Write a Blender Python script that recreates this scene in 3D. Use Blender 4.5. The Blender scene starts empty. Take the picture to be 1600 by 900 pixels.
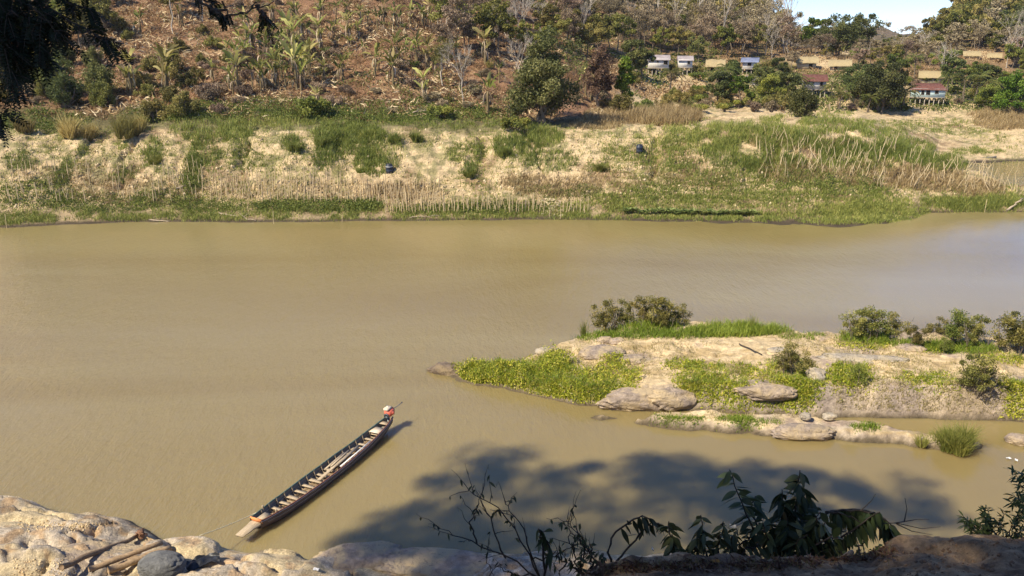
import bpy, math
import numpy as np

# ------------------------------------------------------------------ basics
S = bpy.context.scene
COL = S.collection
CAMZ = 18.0
F, HORIZON = 1256.0, 70.0
PITCH = math.atan((450 - HORIZON) / F)
CP, SP = math.cos(PITCH), math.sin(PITCH)
rad = math.radians
RNG = np.random.RandomState


def ray(px, py):
    """pixel of the 1600x900 photo -> (X/Y, drop per metre of Y)"""
    px = np.asarray(px, float); py = np.asarray(py, float)
    dn = (py - 450) * CP + F * SP
    fw = F * CP - (py - 450) * SP
    return (px - 800) / fw, dn / fw


def on_water(px, py, z=0.0):
    u, s = ray(px, py)
    Y = (CAMZ - z) / s
    return np.array([u * Y, Y, z + 0 * Y])


def at_dist(px, py, Y):
    u, s = ray(px, py)
    return np.array([float(u) * Y, Y, CAMZ - float(s) * Y])


def to_px(X, Y, Z):
    d = Y * CP - (Z - CAMZ) * SP
    up = Y * SP + (Z - CAMZ) * CP
    return 800 + F * X / d, 450 - F * up / d


# ------------------------------------------------------------------ noise
def _hash(ix, iy, seed):
    n = (ix.astype(np.int64) * 374761393 + iy.astype(np.int64) * 668265263 + seed * 1442695041) & 0xFFFFFFFF
    n = ((n ^ (n >> 13)) * 1274126177) & 0xFFFFFFFF
    n = n ^ (n >> 16)
    return (n & 0xFFFFFF) / float(0xFFFFFF)


def vnoise(x, y, seed=0):
    x = np.asarray(x, float); y = np.asarray(y, float)
    ix = np.floor(x); iy = np.floor(y)
    fx = x - ix; fy = y - iy
    fx = fx * fx * (3 - 2 * fx); fy = fy * fy * (3 - 2 * fy)
    a = _hash(ix, iy, seed); b = _hash(ix + 1, iy, seed)
    c = _hash(ix, iy + 1, seed); d = _hash(ix + 1, iy + 1, seed)
    return (a * (1 - fx) + b * fx) * (1 - fy) + (c * (1 - fx) + d * fx) * fy


def fbm(x, y, seed=0, octv=4):
    t, a, w = 0, 0.5, 0
    for i in range(octv):
        t = t + a * vnoise(x * 2 ** i, y * 2 ** i, seed + i * 17); w += a; a *= .5
    return t / w - .5


def sstep(a, b, x):
    t = np.clip((np.asarray(x, float) - a) / (b - a), 0, 1)
    return t * t * (3 - 2 * t)


# ------------------------------------------------------------------ mesh builder
class MB:
    def __init__(self):
        self.v, self.f, self.t, self.n = [], [], [], 0

    def add(self, v, f, tint=0.5):
        v = np.asarray(v, float).reshape(-1, 3)
        f = np.asarray(f, int)
        self.v.append(v); self.f.append(f + self.n)
        self.t.append(np.broadcast_to(np.asarray(tint, float), (len(v),)).copy())
        self.n += len(v)
        return self

    def mesh(self, name, mat, smooth=False):
        v = np.concatenate(self.v); t = np.concatenate(self.t)
        me = bpy.data.meshes.new(name)
        li = np.concatenate([f.ravel() for f in self.f])
        tot = np.concatenate([np.full(len(f), f.shape[1]) for f in self.f])
        st = np.concatenate([[0], np.cumsum(tot)[:-1]])
        me.vertices.add(len(v)); me.loops.add(len(li)); me.polygons.add(len(tot))
        me.vertices.foreach_set('co', v.ravel().astype(np.float32))
        me.loops.foreach_set('vertex_index', li.astype(np.int32))
        me.polygons.foreach_set('loop_start', st.astype(np.int32))
        me.polygons.foreach_set('loop_total', tot.astype(np.int32))
        if smooth:
            me.polygons.foreach_set('use_smooth', np.ones(len(tot), bool))
        a = me.attributes.new('tint', 'FLOAT', 'POINT')
        a.data.foreach_set('value', t.astype(np.float32))
        me.update(calc_edges=True)
        for m in (mat if isinstance(mat, (list, tuple)) else [mat]):
            me.materials.append(m)
        return me


def link(name, data=None, parent=None, loc=(0, 0, 0), rot=(0, 0, 0), scale=(1, 1, 1)):
    o = bpy.data.objects.new(name, data)
    COL.objects.link(o)
    o.parent = parent
    o.location = [float(c) for c in loc]; o.rotation_euler = rot
    o.scale = (scale,) * 3 if np.isscalar(scale) else scale
    return o


def tag(o, label=None, cat=None, group=None, kind=None):
    for k, val in (('label', label), ('category', cat), ('group', group), ('kind', kind)):
        if val:
            o[k] = val
    return o


def obj(name, mb, mat, parent=None, loc=(0, 0, 0), rot=(0, 0, 0), scale=1.0, smooth=False):
    return link(name, mb.mesh(name, mat, smooth), parent, loc, rot, scale)


def box(mb, c, size, rz=0, tint=.5, ry=0):
    x, y, z = np.array(size) / 2
    v = np.array([[a * x, b * y, d * z] for a in (-1, 1) for b in (-1, 1) for d in (-1, 1)])
    if ry:
        ca, sa = math.cos(ry), math.sin(ry)
        v = np.stack([v[:, 0] * ca + v[:, 2] * sa, v[:, 1], -v[:, 0] * sa + v[:, 2] * ca], 1)
    ca, sa = math.cos(rz), math.sin(rz)
    v = np.stack([v[:, 0] * ca - v[:, 1] * sa, v[:, 0] * sa + v[:, 1] * ca, v[:, 2]], 1) + np.array(c)
    f = [[0, 1, 3, 2], [4, 6, 7, 5], [0, 4, 5, 1], [2, 3, 7, 6], [0, 2, 6, 4], [1, 5, 7, 3]]
    return mb.add(v, f, tint)


def tube(mb, pts, r, n=6, tint=.5, cap=True):
    pts = np.asarray(pts, float); m = len(pts)
    r = np.broadcast_to(np.asarray(r, float), (m,))
    T = np.gradient(pts, axis=0); T /= np.linalg.norm(T, axis=1)[:, None] + 1e-9
    ref = np.array([0, 0, 1.]) if abs(T[:, 2]).mean() < .8 else np.array([1., 0, 0])
    A = np.cross(T, ref); A /= np.linalg.norm(A, axis=1)[:, None] + 1e-9
    B = np.cross(T, A)
    an = np.arange(n) / n * 2 * math.pi
    v = pts[:, None] + r[:, None, None] * (np.cos(an)[None, :, None] * A[:, None] + np.sin(an)[None, :, None] * B[:, None])
    i = np.arange(m - 1)[:, None] * n; j = np.arange(n)[None]; k = (j + 1) % n
    f = np.stack([i + j, i + k, i + n + k, i + n + j], -1).reshape(-1, 4)
    mb.add(v.reshape(-1, 3), f, tint)
    if cap:
        base = mb.n - m * n
        for st, ce in ((0, pts[0]), ((m - 1) * n, pts[-1])):
            b = mb.n
            mb.add([ce], np.zeros((0, 3), int), tint)
            mb.f.append(np.stack([np.full(n, b), base + st + np.arange(n), base + st + (np.arange(n) + 1) % n], 1))
    return mb


def curve(p0, p1, sag=0, n=6, wob=0, rng=None, side=None):
    t = np.linspace(0, 1, n)[:, None]
    p = np.array(p0, float) * (1 - t) + np.array(p1, float) * t
    p[:, 2] += sag * 4 * (t * (1 - t))[:, 0]
    if wob and rng is not None:
        w = rng.normal(0, wob, (n, 3)); w[0] = 0; w[-1] = 0
        p = p + w
    return p


def unit(a):
    return a / (np.linalg.norm(a, axis=-1, keepdims=True) + 1e-9)


def leaves(mb, P, L, W, rng, d=None, tint=None, droop=0.0):
    """rhombic leaf faces at points P"""
    N = len(P)
    if d is None:
        d = rng.normal(0, 1, (N, 3))
    d = unit(d + np.array([0, 0, -droop]))
    s = unit(np.cross(d, rng.normal(0, 1, (N, 3))))
    nr = np.cross(d, s)
    L = np.broadcast_to(L, (N,))[:, None] * (0.7 + .6 * rng.rand(N, 1))
    W = np.broadcast_to(W, (N,))[:, None] * (0.7 + .6 * rng.rand(N, 1))
    a = P - d * L * .5; c = P + d * L * .5 - nr * L * .12
    b = P + s * W * .5; e = P - s * W * .5
    v = np.stack([a, b, c, e], 1).reshape(-1, 3)
    f = np.arange(N * 4).reshape(-1, 4)
    if tint is None:
        tint = rng.rand(N)
    return mb.add(v, f, np.repeat(np.broadcast_to(tint, (N,)), 4))


def blades(mb, P, H, W, rng, lean=.35, tint=None, wind=(0, 0)):
    """two-segment bent grass blades rooted at P"""
    N = len(P)
    a = rng.rand(N) * 6.283
    side = np.stack([np.cos(a), np.sin(a), 0 * a], 1)
    b = rng.rand(N) * 6.283
    ln = lean * rng.rand(N)
    out = np.stack([np.cos(b) * ln + wind[0], np.sin(b) * ln + wind[1], 0 * b], 1)
    H = np.broadcast_to(H, (N,)) * (.6 + .7 * rng.rand(N))
    W = np.broadcast_to(W, (N,))
    up = np.array([0, 0, 1.])
    m = P + (up * .55 + out * .35) * H[:, None]
    t = P + (up * .9 + out * 1.1) * H[:, None]
    hw = side * W[:, None] * .5
    v = np.stack([P - hw, P + hw, m + hw * .8, m - hw * .8, t], 1).reshape(-1, 3)
    i = np.arange(N)[:, None] * 5
    if tint is None:
        tint = rng.rand(N)
    tt = np.repeat(np.broadcast_to(tint, (N,)), 5)
    mb.add(v, i + np.array([[0, 1, 2, 3]]), tt)
    mb.f.append(mb.n - N * 5 + i + np.array([[3, 2, 4]]))
    return mb


# ------------------------------------------------------------------ materials
def new_mat(name):
    m = bpy.data.materials.new(name); m.use_nodes = True
    nt = m.node_tree; nt.nodes.clear()
    return m, nt, nt.nodes, nt.links


def N(nt, t, **kw):
    n = nt.nodes.new(t)
    for k, v in kw.items():
        if hasattr(n, k):
            setattr(n, k, v)
        else:
            n.inputs[k.replace('_', ' ')].default_value = v
    return n


def ramp(nt, stops, fac=None):
    r = nt.nodes.new('ShaderNodeValToRGB')
    e = r.color_ramp.elements
    while len(e) < len(stops):
        e.new(0.5)
    for i, (p, c) in enumerate(stops):
        e[i].position = p
        e[i].color = tuple(c) + (1,) if len(c) == 3 else c
    if fac is not None:
        nt.links.new(fac, r.inputs['Fac'])
    return r


def leaf_mat(name, stops, trans=.3, rough=.6, vary=.35, hue=.02):
    m, nt, nd, lk = new_mat(name)
    at = N(nt, 'ShaderNodeAttribute', attribute_name='tint')
    r = ramp(nt, stops, at.outputs['Fac'])
    oi = N(nt, 'ShaderNodeObjectInfo')
    mr = N(nt, 'ShaderNodeMapRange')
    lk.new(oi.outputs['Random'], mr.inputs['Value'])
    mr.inputs['To Min'].default_value = 1 - vary; mr.inputs['To Max'].default_value = 1 + vary
    mh = N(nt, 'ShaderNodeMapRange')
    ml = N(nt, 'ShaderNodeMath', operation='FRACT')
    mm = N(nt, 'ShaderNodeMath', operation='MULTIPLY'); mm.inputs[1].default_value = 7.31
    lk.new(oi.outputs['Random'], mm.inputs[0]); lk.new(mm.outputs[0], ml.inputs[0]); lk.new(ml.outputs[0], mh.inputs['Value'])
    mh.inputs['To Min'].default_value = .5 - hue; mh.inputs['To Max'].default_value = .5 + hue
    hs = N(nt, 'ShaderNodeHueSaturation')
    lk.new(mh.outputs['Result'], hs.inputs['Hue']); lk.new(mr.outputs['Result'], hs.inputs['Value'])
    lk.new(r.outputs['Color'], hs.inputs['Color'])
    p = N(nt, 'ShaderNodeBsdfPrincipled'); p.inputs['Roughness'].default_value = rough
    p.inputs['Specular IOR Level'].default_value = .25
    lk.new(hs.outputs['Color'], p.inputs['Base Color'])
    tr = N(nt, 'ShaderNodeBsdfTranslucent'); lk.new(hs.outputs['Color'], tr.inputs['Color'])
    mx = N(nt, 'ShaderNodeMixShader'); mx.inputs['Fac'].default_value = trans
    out = N(nt, 'ShaderNodeOutputMaterial')
    lk.new(p.outputs[0], mx.inputs[1]); lk.new(tr.outputs[0], mx.inputs[2]); lk.new(mx.outputs[0], out.inputs['Surface'])
    return m


def surf_mat(name, stops, scale=3.0, rough=.8, bump=.3, bscale=None, detail=6, stretch=(1, 1, 1), metallic=0, dist=.05, spec=.3):
    """noise-coloured solid surface in object space"""
    m, nt, nd, lk = new_mat(name)
    tc = N(nt, 'ShaderNodeTexCoord'); mp = N(nt, 'ShaderNodeMapping')
    mp.inputs['Scale'].default_value = stretch
    lk.new(tc.outputs['Object'], mp.inputs['Vector'])
    no = N(nt, 'ShaderNodeTexNoise'); no.inputs['Scale'].default_value = scale; no.inputs['Detail'].default_value = detail
    no.inputs['Roughness'].default_value = .65
    lk.new(mp.outputs[0], no.inputs['Vector'])
    r = ramp(nt, stops, no.outputs['Fac'])
    p = N(nt, 'ShaderNodeBsdfPrincipled'); p.inputs['Roughness'].default_value = rough
    p.inputs['Metallic'].default_value = metallic; p.inputs['Specular IOR Level'].default_value = spec
    lk.new(r.outputs['Color'], p.inputs['Base Color'])
    if bump:
        n2 = N(nt, 'ShaderNodeTexNoise'); n2.inputs['Scale'].default_value = bscale or scale * 3; n2.inputs['Detail'].default_value = 8
        lk.new(mp.outputs[0], n2.inputs['Vector'])
        b = N(nt, 'ShaderNodeBump'); b.inputs['Strength'].default_value = bump; b.inputs['Distance'].default_value = dist
        lk.new(n2.outputs['Fac'], b.inputs['Height']); lk.new(b.outputs[0], p.inputs['Normal'])
    out = N(nt, 'ShaderNodeOutputMaterial'); lk.new(p.outputs[0], out.inputs['Surface'])
    return m


def ground_mat(name, scales=(.6, 4, 22), amt=(.35, .35, .3), bump=.6, bdist=.08, bscale=6, rough=.95, cracks=0):
    """albedo attribute broken up by noise at several sizes"""
    m, nt, nd, lk = new_mat(name)
    at = N(nt, 'ShaderNodeAttribute', attribute_name='albedo')
    tc = N(nt, 'ShaderNodeTexCoord')
    cur = at.outputs['Color']
    for s, a in zip(scales, amt):
        no = N(nt, 'ShaderNodeTexNoise'); no.inputs['Scale'].default_value = s; no.inputs['Detail'].default_value = 5
        no.inputs['Roughness'].default_value = .7
        lk.new(tc.outputs['Object'], no.inputs['Vector'])
        mr = N(nt, 'ShaderNodeMapRange'); mr.inputs['From Min'].default_value = .3; mr.inputs['From Max'].default_value = .7
        mr.inputs['To Min'].default_value = 1 - a; mr.inputs['To Max'].default_value = 1 + a * .6
        lk.new(no.outputs['Fac'], mr.inputs['Value'])
        vm = N(nt, 'ShaderNodeVectorMath', operation='SCALE')
        lk.new(cur, vm.inputs[0]); lk.new(mr.outputs['Result'], vm.inputs['Scale'])
        cur = vm.outputs[0]
    p = N(nt, 'ShaderNodeBsdfPrincipled'); p.inputs['Roughness'].default_value = rough
    p.inputs['Specular IOR Level'].default_value = .2
    lk.new(cur, p.inputs['Base Color'])
    n2 = N(nt, 'ShaderNodeTexNoise'); n2.inputs['Scale'].default_value = bscale; n2.inputs['Detail'].default_value = 9
    n2.inputs['Roughness'].default_value = .7
    lk.new(tc.outputs['Object'], n2.inputs['Vector'])
    h = n2.outputs['Fac']
    if cracks:
        nr = N(nt, 'ShaderNodeTexNoise'); nr.inputs['Scale'].default_value = cracks; nr.inputs['Detail'].default_value = 3; nr.inputs['Distortion'].default_value = .8
        lk.new(tc.outputs['Object'], nr.inputs['Vector'])
        sb = N(nt, 'ShaderNodeMath', operation='SUBTRACT'); sb.inputs[1].default_value = .5; lk.new(nr.outputs['Fac'], sb.inputs[0])
        ab = N(nt, 'ShaderNodeMath', operation='ABSOLUTE'); lk.new(sb.outputs[0], ab.inputs[0])
        mr = N(nt, 'ShaderNodeMapRange'); mr.inputs['From Max'].default_value = .035
        lk.new(ab.outputs[0], mr.inputs['Value'])
        ad = N(nt, 'ShaderNodeMath', operation='MULTIPLY_ADD'); ad.inputs[1].default_value = .12; lk.new(mr.outputs['Result'], ad.inputs[0]); lk.new(h, ad.inputs[2]); h = ad.outputs[0]
    b = N(nt, 'ShaderNodeBump'); b.inputs['Strength'].default_value = bump; b.inputs['Distance'].default_value = bdist
    lk.new(h, b.inputs['Height']); lk.new(b.outputs[0], p.inputs['Normal'])
    out = N(nt, 'ShaderNodeOutputMaterial'); lk.new(p.outputs[0], out.inputs['Surface'])
    return m


def water_mat():
    m, nt, nd, lk = new_mat('river_water')
    tc = N(nt, 'ShaderNodeTexCoord')
    no = N(nt, 'ShaderNodeTexNoise'); no.inputs['Scale'].default_value = .045; no.inputs['Detail'].default_value = 4; no.inputs['Distortion'].default_value = .8
    mpc = N(nt, 'ShaderNodeMapping'); mpc.inputs['Scale'].default_value = (.45, 1.3, 1); mpc.inputs['Rotation'].default_value = (0, 0, rad(-12))
    lk.new(tc.outputs['Object'], mpc.inputs['Vector']); lk.new(mpc.outputs[0], no.inputs['Vector'])
    r = ramp(nt, [(.32, (.212, .157, .060)), (.5, (.240, .185, .078)), (.68, (.268, .214, .100))], no.outputs['Fac'])
    p = N(nt, 'ShaderNodeBsdfPrincipled'); p.inputs['IOR'].default_value = 1.33
    p.inputs['Roughness'].default_value = .035; p.inputs['Specular IOR Level'].default_value = .72
    p.subsurface_method = 'BURLEY'; p.inputs['Subsurface Weight'].default_value = 1.0
    p.inputs['Subsurface Radius'].default_value = (1.0, .8, .5); p.inputs['Subsurface Scale'].default_value = .55
    lk.new(r.outputs['Color'], p.inputs['Base Color'])
    # wind ripples: crests run across the breeze, calmer patches between
    acc = None
    for (sc, st, ang, amp) in ((1.1, (1.6, .5, 1), 24, .55), (3.4, (1.6, .45, 1), 30, .45), (8.0, (1.4, .5, 1), 20, .28)):
        mp = N(nt, 'ShaderNodeMapping'); mp.inputs['Rotation'].default_value = (0, 0, rad(ang)); mp.inputs['Scale'].default_value = st
        lk.new(tc.outputs['Object'], mp.inputs['Vector'])
        n1 = N(nt, 'ShaderNodeTexNoise'); n1.inputs['Scale'].default_value = sc; n1.inputs['Detail'].default_value = 3
        n1.inputs['Distortion'].default_value = .4
        lk.new(mp.outputs[0], n1.inputs['Vector'])
        mu = N(nt, 'ShaderNodeMath', operation='MULTIPLY'); mu.inputs[1].default_value = amp
        lk.new(n1.outputs['Fac'], mu.inputs[0])
        if acc is None:
            acc = mu.outputs[0]
        else:
            ad = N(nt, 'ShaderNodeMath', operation='ADD'); lk.new(acc, ad.inputs[0]); lk.new(mu.outputs[0], ad.inputs[1]); acc = ad.outputs[0]
    # calm water in the lee of the near bank and of the island
    sx = N(nt, 'ShaderNodeSeparateXYZ'); lk.new(tc.outputs['Object'], sx.inputs[0])
    wn = N(nt, 'ShaderNodeTexNoise'); wn.inputs['Scale'].default_value = .07; lk.new(tc.outputs['Object'], wn.inputs['Vector'])
    ma = N(nt, 'ShaderNodeMath', operation='MULTIPLY_ADD'); ma.inputs[1].default_value = -.9; lk.new(sx.outputs[0], ma.inputs[0]); lk.new(sx.outputs[1], ma.inputs[2])
    mb_ = N(nt, 'ShaderNodeMath', operation='MULTIPLY_ADD'); mb_.inputs[1].default_value = 22; lk.new(wn.outputs['Fac'], mb_.inputs[0]); lk.new(ma.outputs[0], mb_.inputs[2])
    mr = N(nt, 'ShaderNodeMapRange'); mr.inputs['From Min'].default_value = 34; mr.inputs['From Max'].default_value = 50
    mr.inputs['To Min'].default_value = .12; mr.inputs['To Max'].default_value = 1
    lk.new(mb_.outputs[0], mr.inputs['Value'])
    w2 = N(nt, 'ShaderNodeTexNoise'); w2.inputs['Scale'].default_value = .06; w2.inputs['Detail'].default_value = 4; w2.inputs['Distortion'].default_value = 1.0
    mp2 = N(nt, 'ShaderNodeMapping'); mp2.inputs['Scale'].default_value = (.5, 1.6, 1); mp2.inputs['Location'].default_value = (7, 3, 0)
    lk.new(tc.outputs['Object'], mp2.inputs['Vector']); lk.new(mp2.outputs[0], w2.inputs['Vector'])
    r2 = N(nt, 'ShaderNodeMapRange'); r2.inputs['From Min'].default_value = .38; r2.inputs['From Max'].default_value = .62; r2.inputs['To Min'].default_value = .62; r2.inputs['To Max'].default_value = 1.0
    lk.new(w2.outputs['Fac'], r2.inputs['Value'])
    far = N(nt, 'ShaderNodeMapRange'); far.inputs['From Min'].default_value = 62; far.inputs['From Max'].default_value = 84; far.inputs['To Min'].default_value = 1.0; far.inputs['To Max'].default_value = .42
    lk.new(sx.outputs[1], far.inputs['Value'])
    m3 = N(nt, 'ShaderNodeMath', operation='MULTIPLY'); lk.new(mr.outputs['Result'], m3.inputs[0]); lk.new(r2.outputs['Result'], m3.inputs[1])
    m4 = N(nt, 'ShaderNodeMath', operation='MULTIPLY'); lk.new(m3.outputs[0], m4.inputs[0]); lk.new(far.outputs['Result'], m4.inputs[1])
    ms = N(nt, 'ShaderNodeMath', operation='MULTIPLY'); lk.new(m4.outputs[0], ms.inputs[0]); ms.inputs[1].default_value = .9
    b = N(nt, 'ShaderNodeBump'); b.inputs['Distance'].default_value = .125
    lk.new(ms.outputs[0], b.inputs['Strength'])
    lk.new(acc, b.inputs['Height']); lk.new(b.outputs[0], p.inputs['Normal'])
    out = N(nt, 'ShaderNodeOutputMaterial'); lk.new(p.outputs[0], out.inputs['Surface'])
    return m


M = {}
M['water'] = water_mat()
M['bank'] = ground_mat('dry_bank_soil', bump=.9, bdist=.25, bscale=3.5)
M['island'] = ground_mat('island_rock', scales=(.9, 5, 26), amt=(.3, .35, .35), bump=.9, bdist=.09, bscale=4, cracks=.8)
M['near'] = ground_mat('near_bank_rock', scales=(.7, 4, 18), amt=(.35, .45, .45), bump=.9, bdist=.09, bscale=6, cracks=.7)
M['bark'] = surf_mat('tree_bark', [(.3, (.10, .075, .05)), (.7, (.22, .18, .13))], 6, .9, .4)
M['pale_bark'] = surf_mat('pale_bark', [(.3, (.30, .25, .19)), (.7, (.52, .46, .37))], 5, .85, .3)
M['dark_bark'] = surf_mat('dark_bark', [(.3, (.03, .024, .018)), (.7, (.09, .07, .05))], 14, .9, .4)
M['olive'] = leaf_mat('olive_leaves', [(0, (0.098, 0.103, 0.024)), (.5, (0.213, 0.193, 0.050)), (1, (0.381, 0.324, 0.094))])
M['bigbush'] = leaf_mat('bush_leaves', [(0, (.055, .066, .02)), (.5, (.135, .142, .042)), (1, (.26, .235, .085))], vary=.04, hue=.004)
M['green'] = leaf_mat('green_leaves', [(0, (0.078, 0.097, 0.021)), (.5, (0.174, 0.203, 0.039)), (1, (0.347, 0.330, 0.064))])
M['dark'] = leaf_mat('dark_leaves', [(0, (0.064, 0.077, 0.023)), (.6, (0.137, 0.155, 0.044)), (1, (0.274, 0.265, 0.078))])
M['bright'] = leaf_mat('bright_leaves', [(0, (.07, .12, .012)), (.5, (.15, .22, .02)), (1, (.27, .32, .05))])
M['dry'] = leaf_mat('dry_leaves', [(0, (.14, .10, .06)), (.5, (.27, .20, .12)), (1, (.44, .345, .22))], trans=.2)
M['purple'] = leaf_mat('dry_purple_leaves', [(0, (0.113, 0.070, 0.039)), (.5, (0.225, 0.146, 0.081)), (1, (0.359, 0.253, 0.141))], trans=.2)
M['yellowgreen'] = leaf_mat('yellow_green_leaves', [(0, (0.092, 0.138, 0.012)), (.35, (0.241, 0.310, 0.025)), (.7, (0.414, 0.460, 0.041)), (1, (0.632, 0.598, 0.103))])
M['banana'] = leaf_mat('banana_leaves', [(0, (.075, .10, .022)), (.5, (.215, .23, .048)), (1, (.50, .43, .15))], trans=.4)
M['dead'] = leaf_mat('dead_leaves', [(0, (.13, .09, .05)), (.5, (.30, .22, .13)), (1, (.55, .45, .30))], trans=.15)
M['palm'] = leaf_mat('palm_leaves', [(0, (0.048, 0.065, 0.019)), (.5, (0.123, 0.150, 0.035)), (1, (0.355, 0.312, 0.105))])
M['grass'] = leaf_mat('grass_blades', [(0, (.095, .125, .024)), (.5, (.215, .235, .048)), (1, (.42, .39, .11))], vary=.2)
M['drygrass'] = leaf_mat('dry_grass', [(0, (.18, .13, .05)), (.5, (.40, .31, .13)), (1, (.66, .55, .28))], trans=.25)
M['reed'] = leaf_mat('reed_grass', [(0, (.16, .14, .04)), (.5, (.36, .31, .10)), (1, (.62, .54, .22))], trans=.3)
M['litter'] = leaf_mat('slope_litter', [(0, (0.126, 0.062, 0.032)), (.4, (0.265, 0.142, 0.071)), (.75, (0.428, 0.264, 0.137)), (1, (0.756, 0.576, 0.365))], trans=.12)
M['stalk'] = surf_mat('dry_stalk', [(.3, (.42, .31, .16)), (.7, (.66, .53, .32))], 4, .8, 0)
M['fg_leaf'] = leaf_mat('shaded_broad_leaves', [(0, (.035, .050, .022)), (.6, (.070, .090, .036)), (1, (.13, .14, .055))], rough=.45, trans=.15)
M['fg_shrub'] = leaf_mat('narrow_leaves', [(0, (.045, .07, .022)), (.6, (.09, .13, .038)), (1, (.16, .19, .06))], rough=.5, trans=.25)
M['fg_canopy'] = leaf_mat('feathery_leaves', [(0, (.012, .020, .009)), (.7, (.03, .042, .014)), (1, (.08, .09, .03))], trans=.2)
def rock_mat(name, base, ochre, dark, amount=.5):
    m, nt, nd, lk = new_mat(name)
    ge = N(nt, 'ShaderNodeNewGeometry')
    def noise(sc, det=7, dis=0, ro=.65):
        n = N(nt, 'ShaderNodeTexNoise'); n.inputs['Scale'].default_value = sc; n.inputs['Detail'].default_value = det
        n.inputs['Distortion'].default_value = dis; n.inputs['Roughness'].default_value = ro
        lk.new(ge.outputs['Position'], n.inputs['Vector']); return n.outputs['Fac']
    b = np.array(base)
    r1 = ramp(nt, [(.3, tuple(b * .6)), (.5, tuple(b)), (.7, tuple(b * 1.45))], noise(2.6))
    r2 = ramp(nt, [(.5 - .12 * amount, (0, 0, 0)), (.62 - .1 * amount, (1, 1, 1))], noise(.75, 8, .6))
    m1 = N(nt, 'ShaderNodeMix', data_type='RGBA'); lk.new(r2.outputs['Color'], m1.inputs['Factor']); lk.new(r1.outputs['Color'], m1.inputs['A']); m1.inputs['B'].default_value = tuple(ochre) + (1,)
    r3 = ramp(nt, [(.55, (0, 0, 0)), (.66, (.8, .8, .8))], noise(4.5, 8, 1.0, .75))
    m2 = N(nt, 'ShaderNodeMix', data_type='RGBA'); lk.new(r3.outputs['Color'], m2.inputs['Factor']); lk.new(m1.outputs['Result'], m2.inputs['A']); m2.inputs['B'].default_value = tuple(dark) + (1,)
    p = N(nt, 'ShaderNodeBsdfPrincipled'); p.inputs['Roughness'].default_value = .9; p.inputs['Specular IOR Level'].default_value = .2
    lk.new(m2.outputs['Result'], p.inputs['Base Color'])
    sb = N(nt, 'ShaderNodeMath', operation='SUBTRACT'); sb.inputs[1].default_value = .5; lk.new(noise(.9, 4, .9), sb.inputs[0])
    ab = N(nt, 'ShaderNodeMath', operation='ABSOLUTE'); lk.new(sb.outputs[0], ab.inputs[0])
    mr = N(nt, 'ShaderNodeMapRange'); mr.inputs['From Max'].default_value = .03; lk.new(ab.outputs[0], mr.inputs['Value'])
    ad = N(nt, 'ShaderNodeMath', operation='MULTIPLY_ADD'); lk.new(mr.outputs['Result'], ad.inputs[0]); ad.inputs[1].default_value = .15; lk.new(noise(5, 10, .2, .75), ad.inputs[2])
    bu = N(nt, 'ShaderNodeBump'); bu.inputs['Strength'].default_value = 1; bu.inputs['Distance'].default_value = .14
    lk.new(ad.outputs[0], bu.inputs['Height']); lk.new(bu.outputs[0], p.inputs['Normal'])
    out = N(nt, 'ShaderNodeOutputMaterial'); lk.new(p.outputs[0], out.inputs['Surface'])
    return m


M['rock'] = rock_mat('weathered_rock', (.34, .27, .21), (.52, .40, .24), (.15, .12, .095))
M['wet_rock'] = rock_mat('damp_brown_rock', (.20, .15, .105), (.28, .21, .12), (.08, .06, .045))
M['dark_rock'] = rock_mat('dark_boulder', (.17, .17, .165), (.24, .235, .21), (.08, .08, .08), .2)
M['pale_rock'] = rock_mat('pale_stone', (.40, .345, .27), (.52, .43, .28), (.20, .165, .12), .5)
M['log'] = surf_mat('driftwood', [(.25, (.20, .125, .07)), (.6, (.40, .28, .16)), (.8, (.5, .38, .24))], 3, .85, .5, 8, stretch=(1, 6, 6))
M['pale_wood'] = surf_mat('bleached_wood', [(.3, (.26, .20, .13)), (.7, (.52, .42, .29))], 4, .85, .4, 9, stretch=(1, 5, 5))
M['hull_wood'] = surf_mat('boat_hull_wood', [(.3, (.10, .068, .050)), (.7, (.24, .165, .12))], 3, .65, .4, 9, stretch=(.6, 5, 5))
M['hull_in'] = surf_mat('boat_inside', [(.3, (.13, .12, .10)), (.7, (.26, .24, .20))], 3, .75, .3, 9, stretch=(1, 6, 6))
M['bilge'] = surf_mat('boat_floor_boards', [(.3, (.13, .085, .045)), (.7, (.26, .18, .10))], 3, .7, .3, 9, stretch=(1, 6, 6))
M['teal'] = surf_mat('worn_green_paint', [(.3, (.035, .075, .065)), (.7, (.10, .15, .13))], 5, .6, .2)
M['red_brown'] = surf_mat('red_brown_paint', [(.3, (.13, .055, .035)), (.7, (.25, .11, .07))], 5, .6, .2)
M['white'] = surf_mat('worn_white_paint', [(.3, (.62, .60, .55)), (.7, (.80, .78, .74))], 5, .6, .1)
M['orange'] = surf_mat('orange_paint', [(.3, (.62, .20, .06)), (.7, (.80, .32, .12))], 4, .6, .2)
M['red'] = surf_mat('faded_red_paint', [(.3, (.52, .10, .06)), (.7, (.68, .19, .12))], 9, .45, .1)
M['cream'] = surf_mat('cream_plastic', [(.3, (.56, .46, .34)), (.7, (.68, .58, .45))], 5, .4, 0)
M['metal'] = surf_mat('grey_metal', [(.3, (.10, .12, .13)), (.7, (.25, .28, .29))], 8, .4, .1, metallic=.6)
M['black'] = surf_mat('black_plastic', [(.3, (.012, .013, .016)), (.7, (.035, .037, .042))], 8, .4, .4, 5, dist=.08)
M['rope'] = surf_mat('pale_rope', [(.3, (.45, .40, .26)), (.7, (.6, .55, .38))], 20, .8, 0)
M['wall_white'] = surf_mat('weathered_white_boards', [(.3, (.50, .48, .44)), (.7, (.74, .72, .68))], 1.2, .85, .2, stretch=(6, 6, 1))
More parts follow.
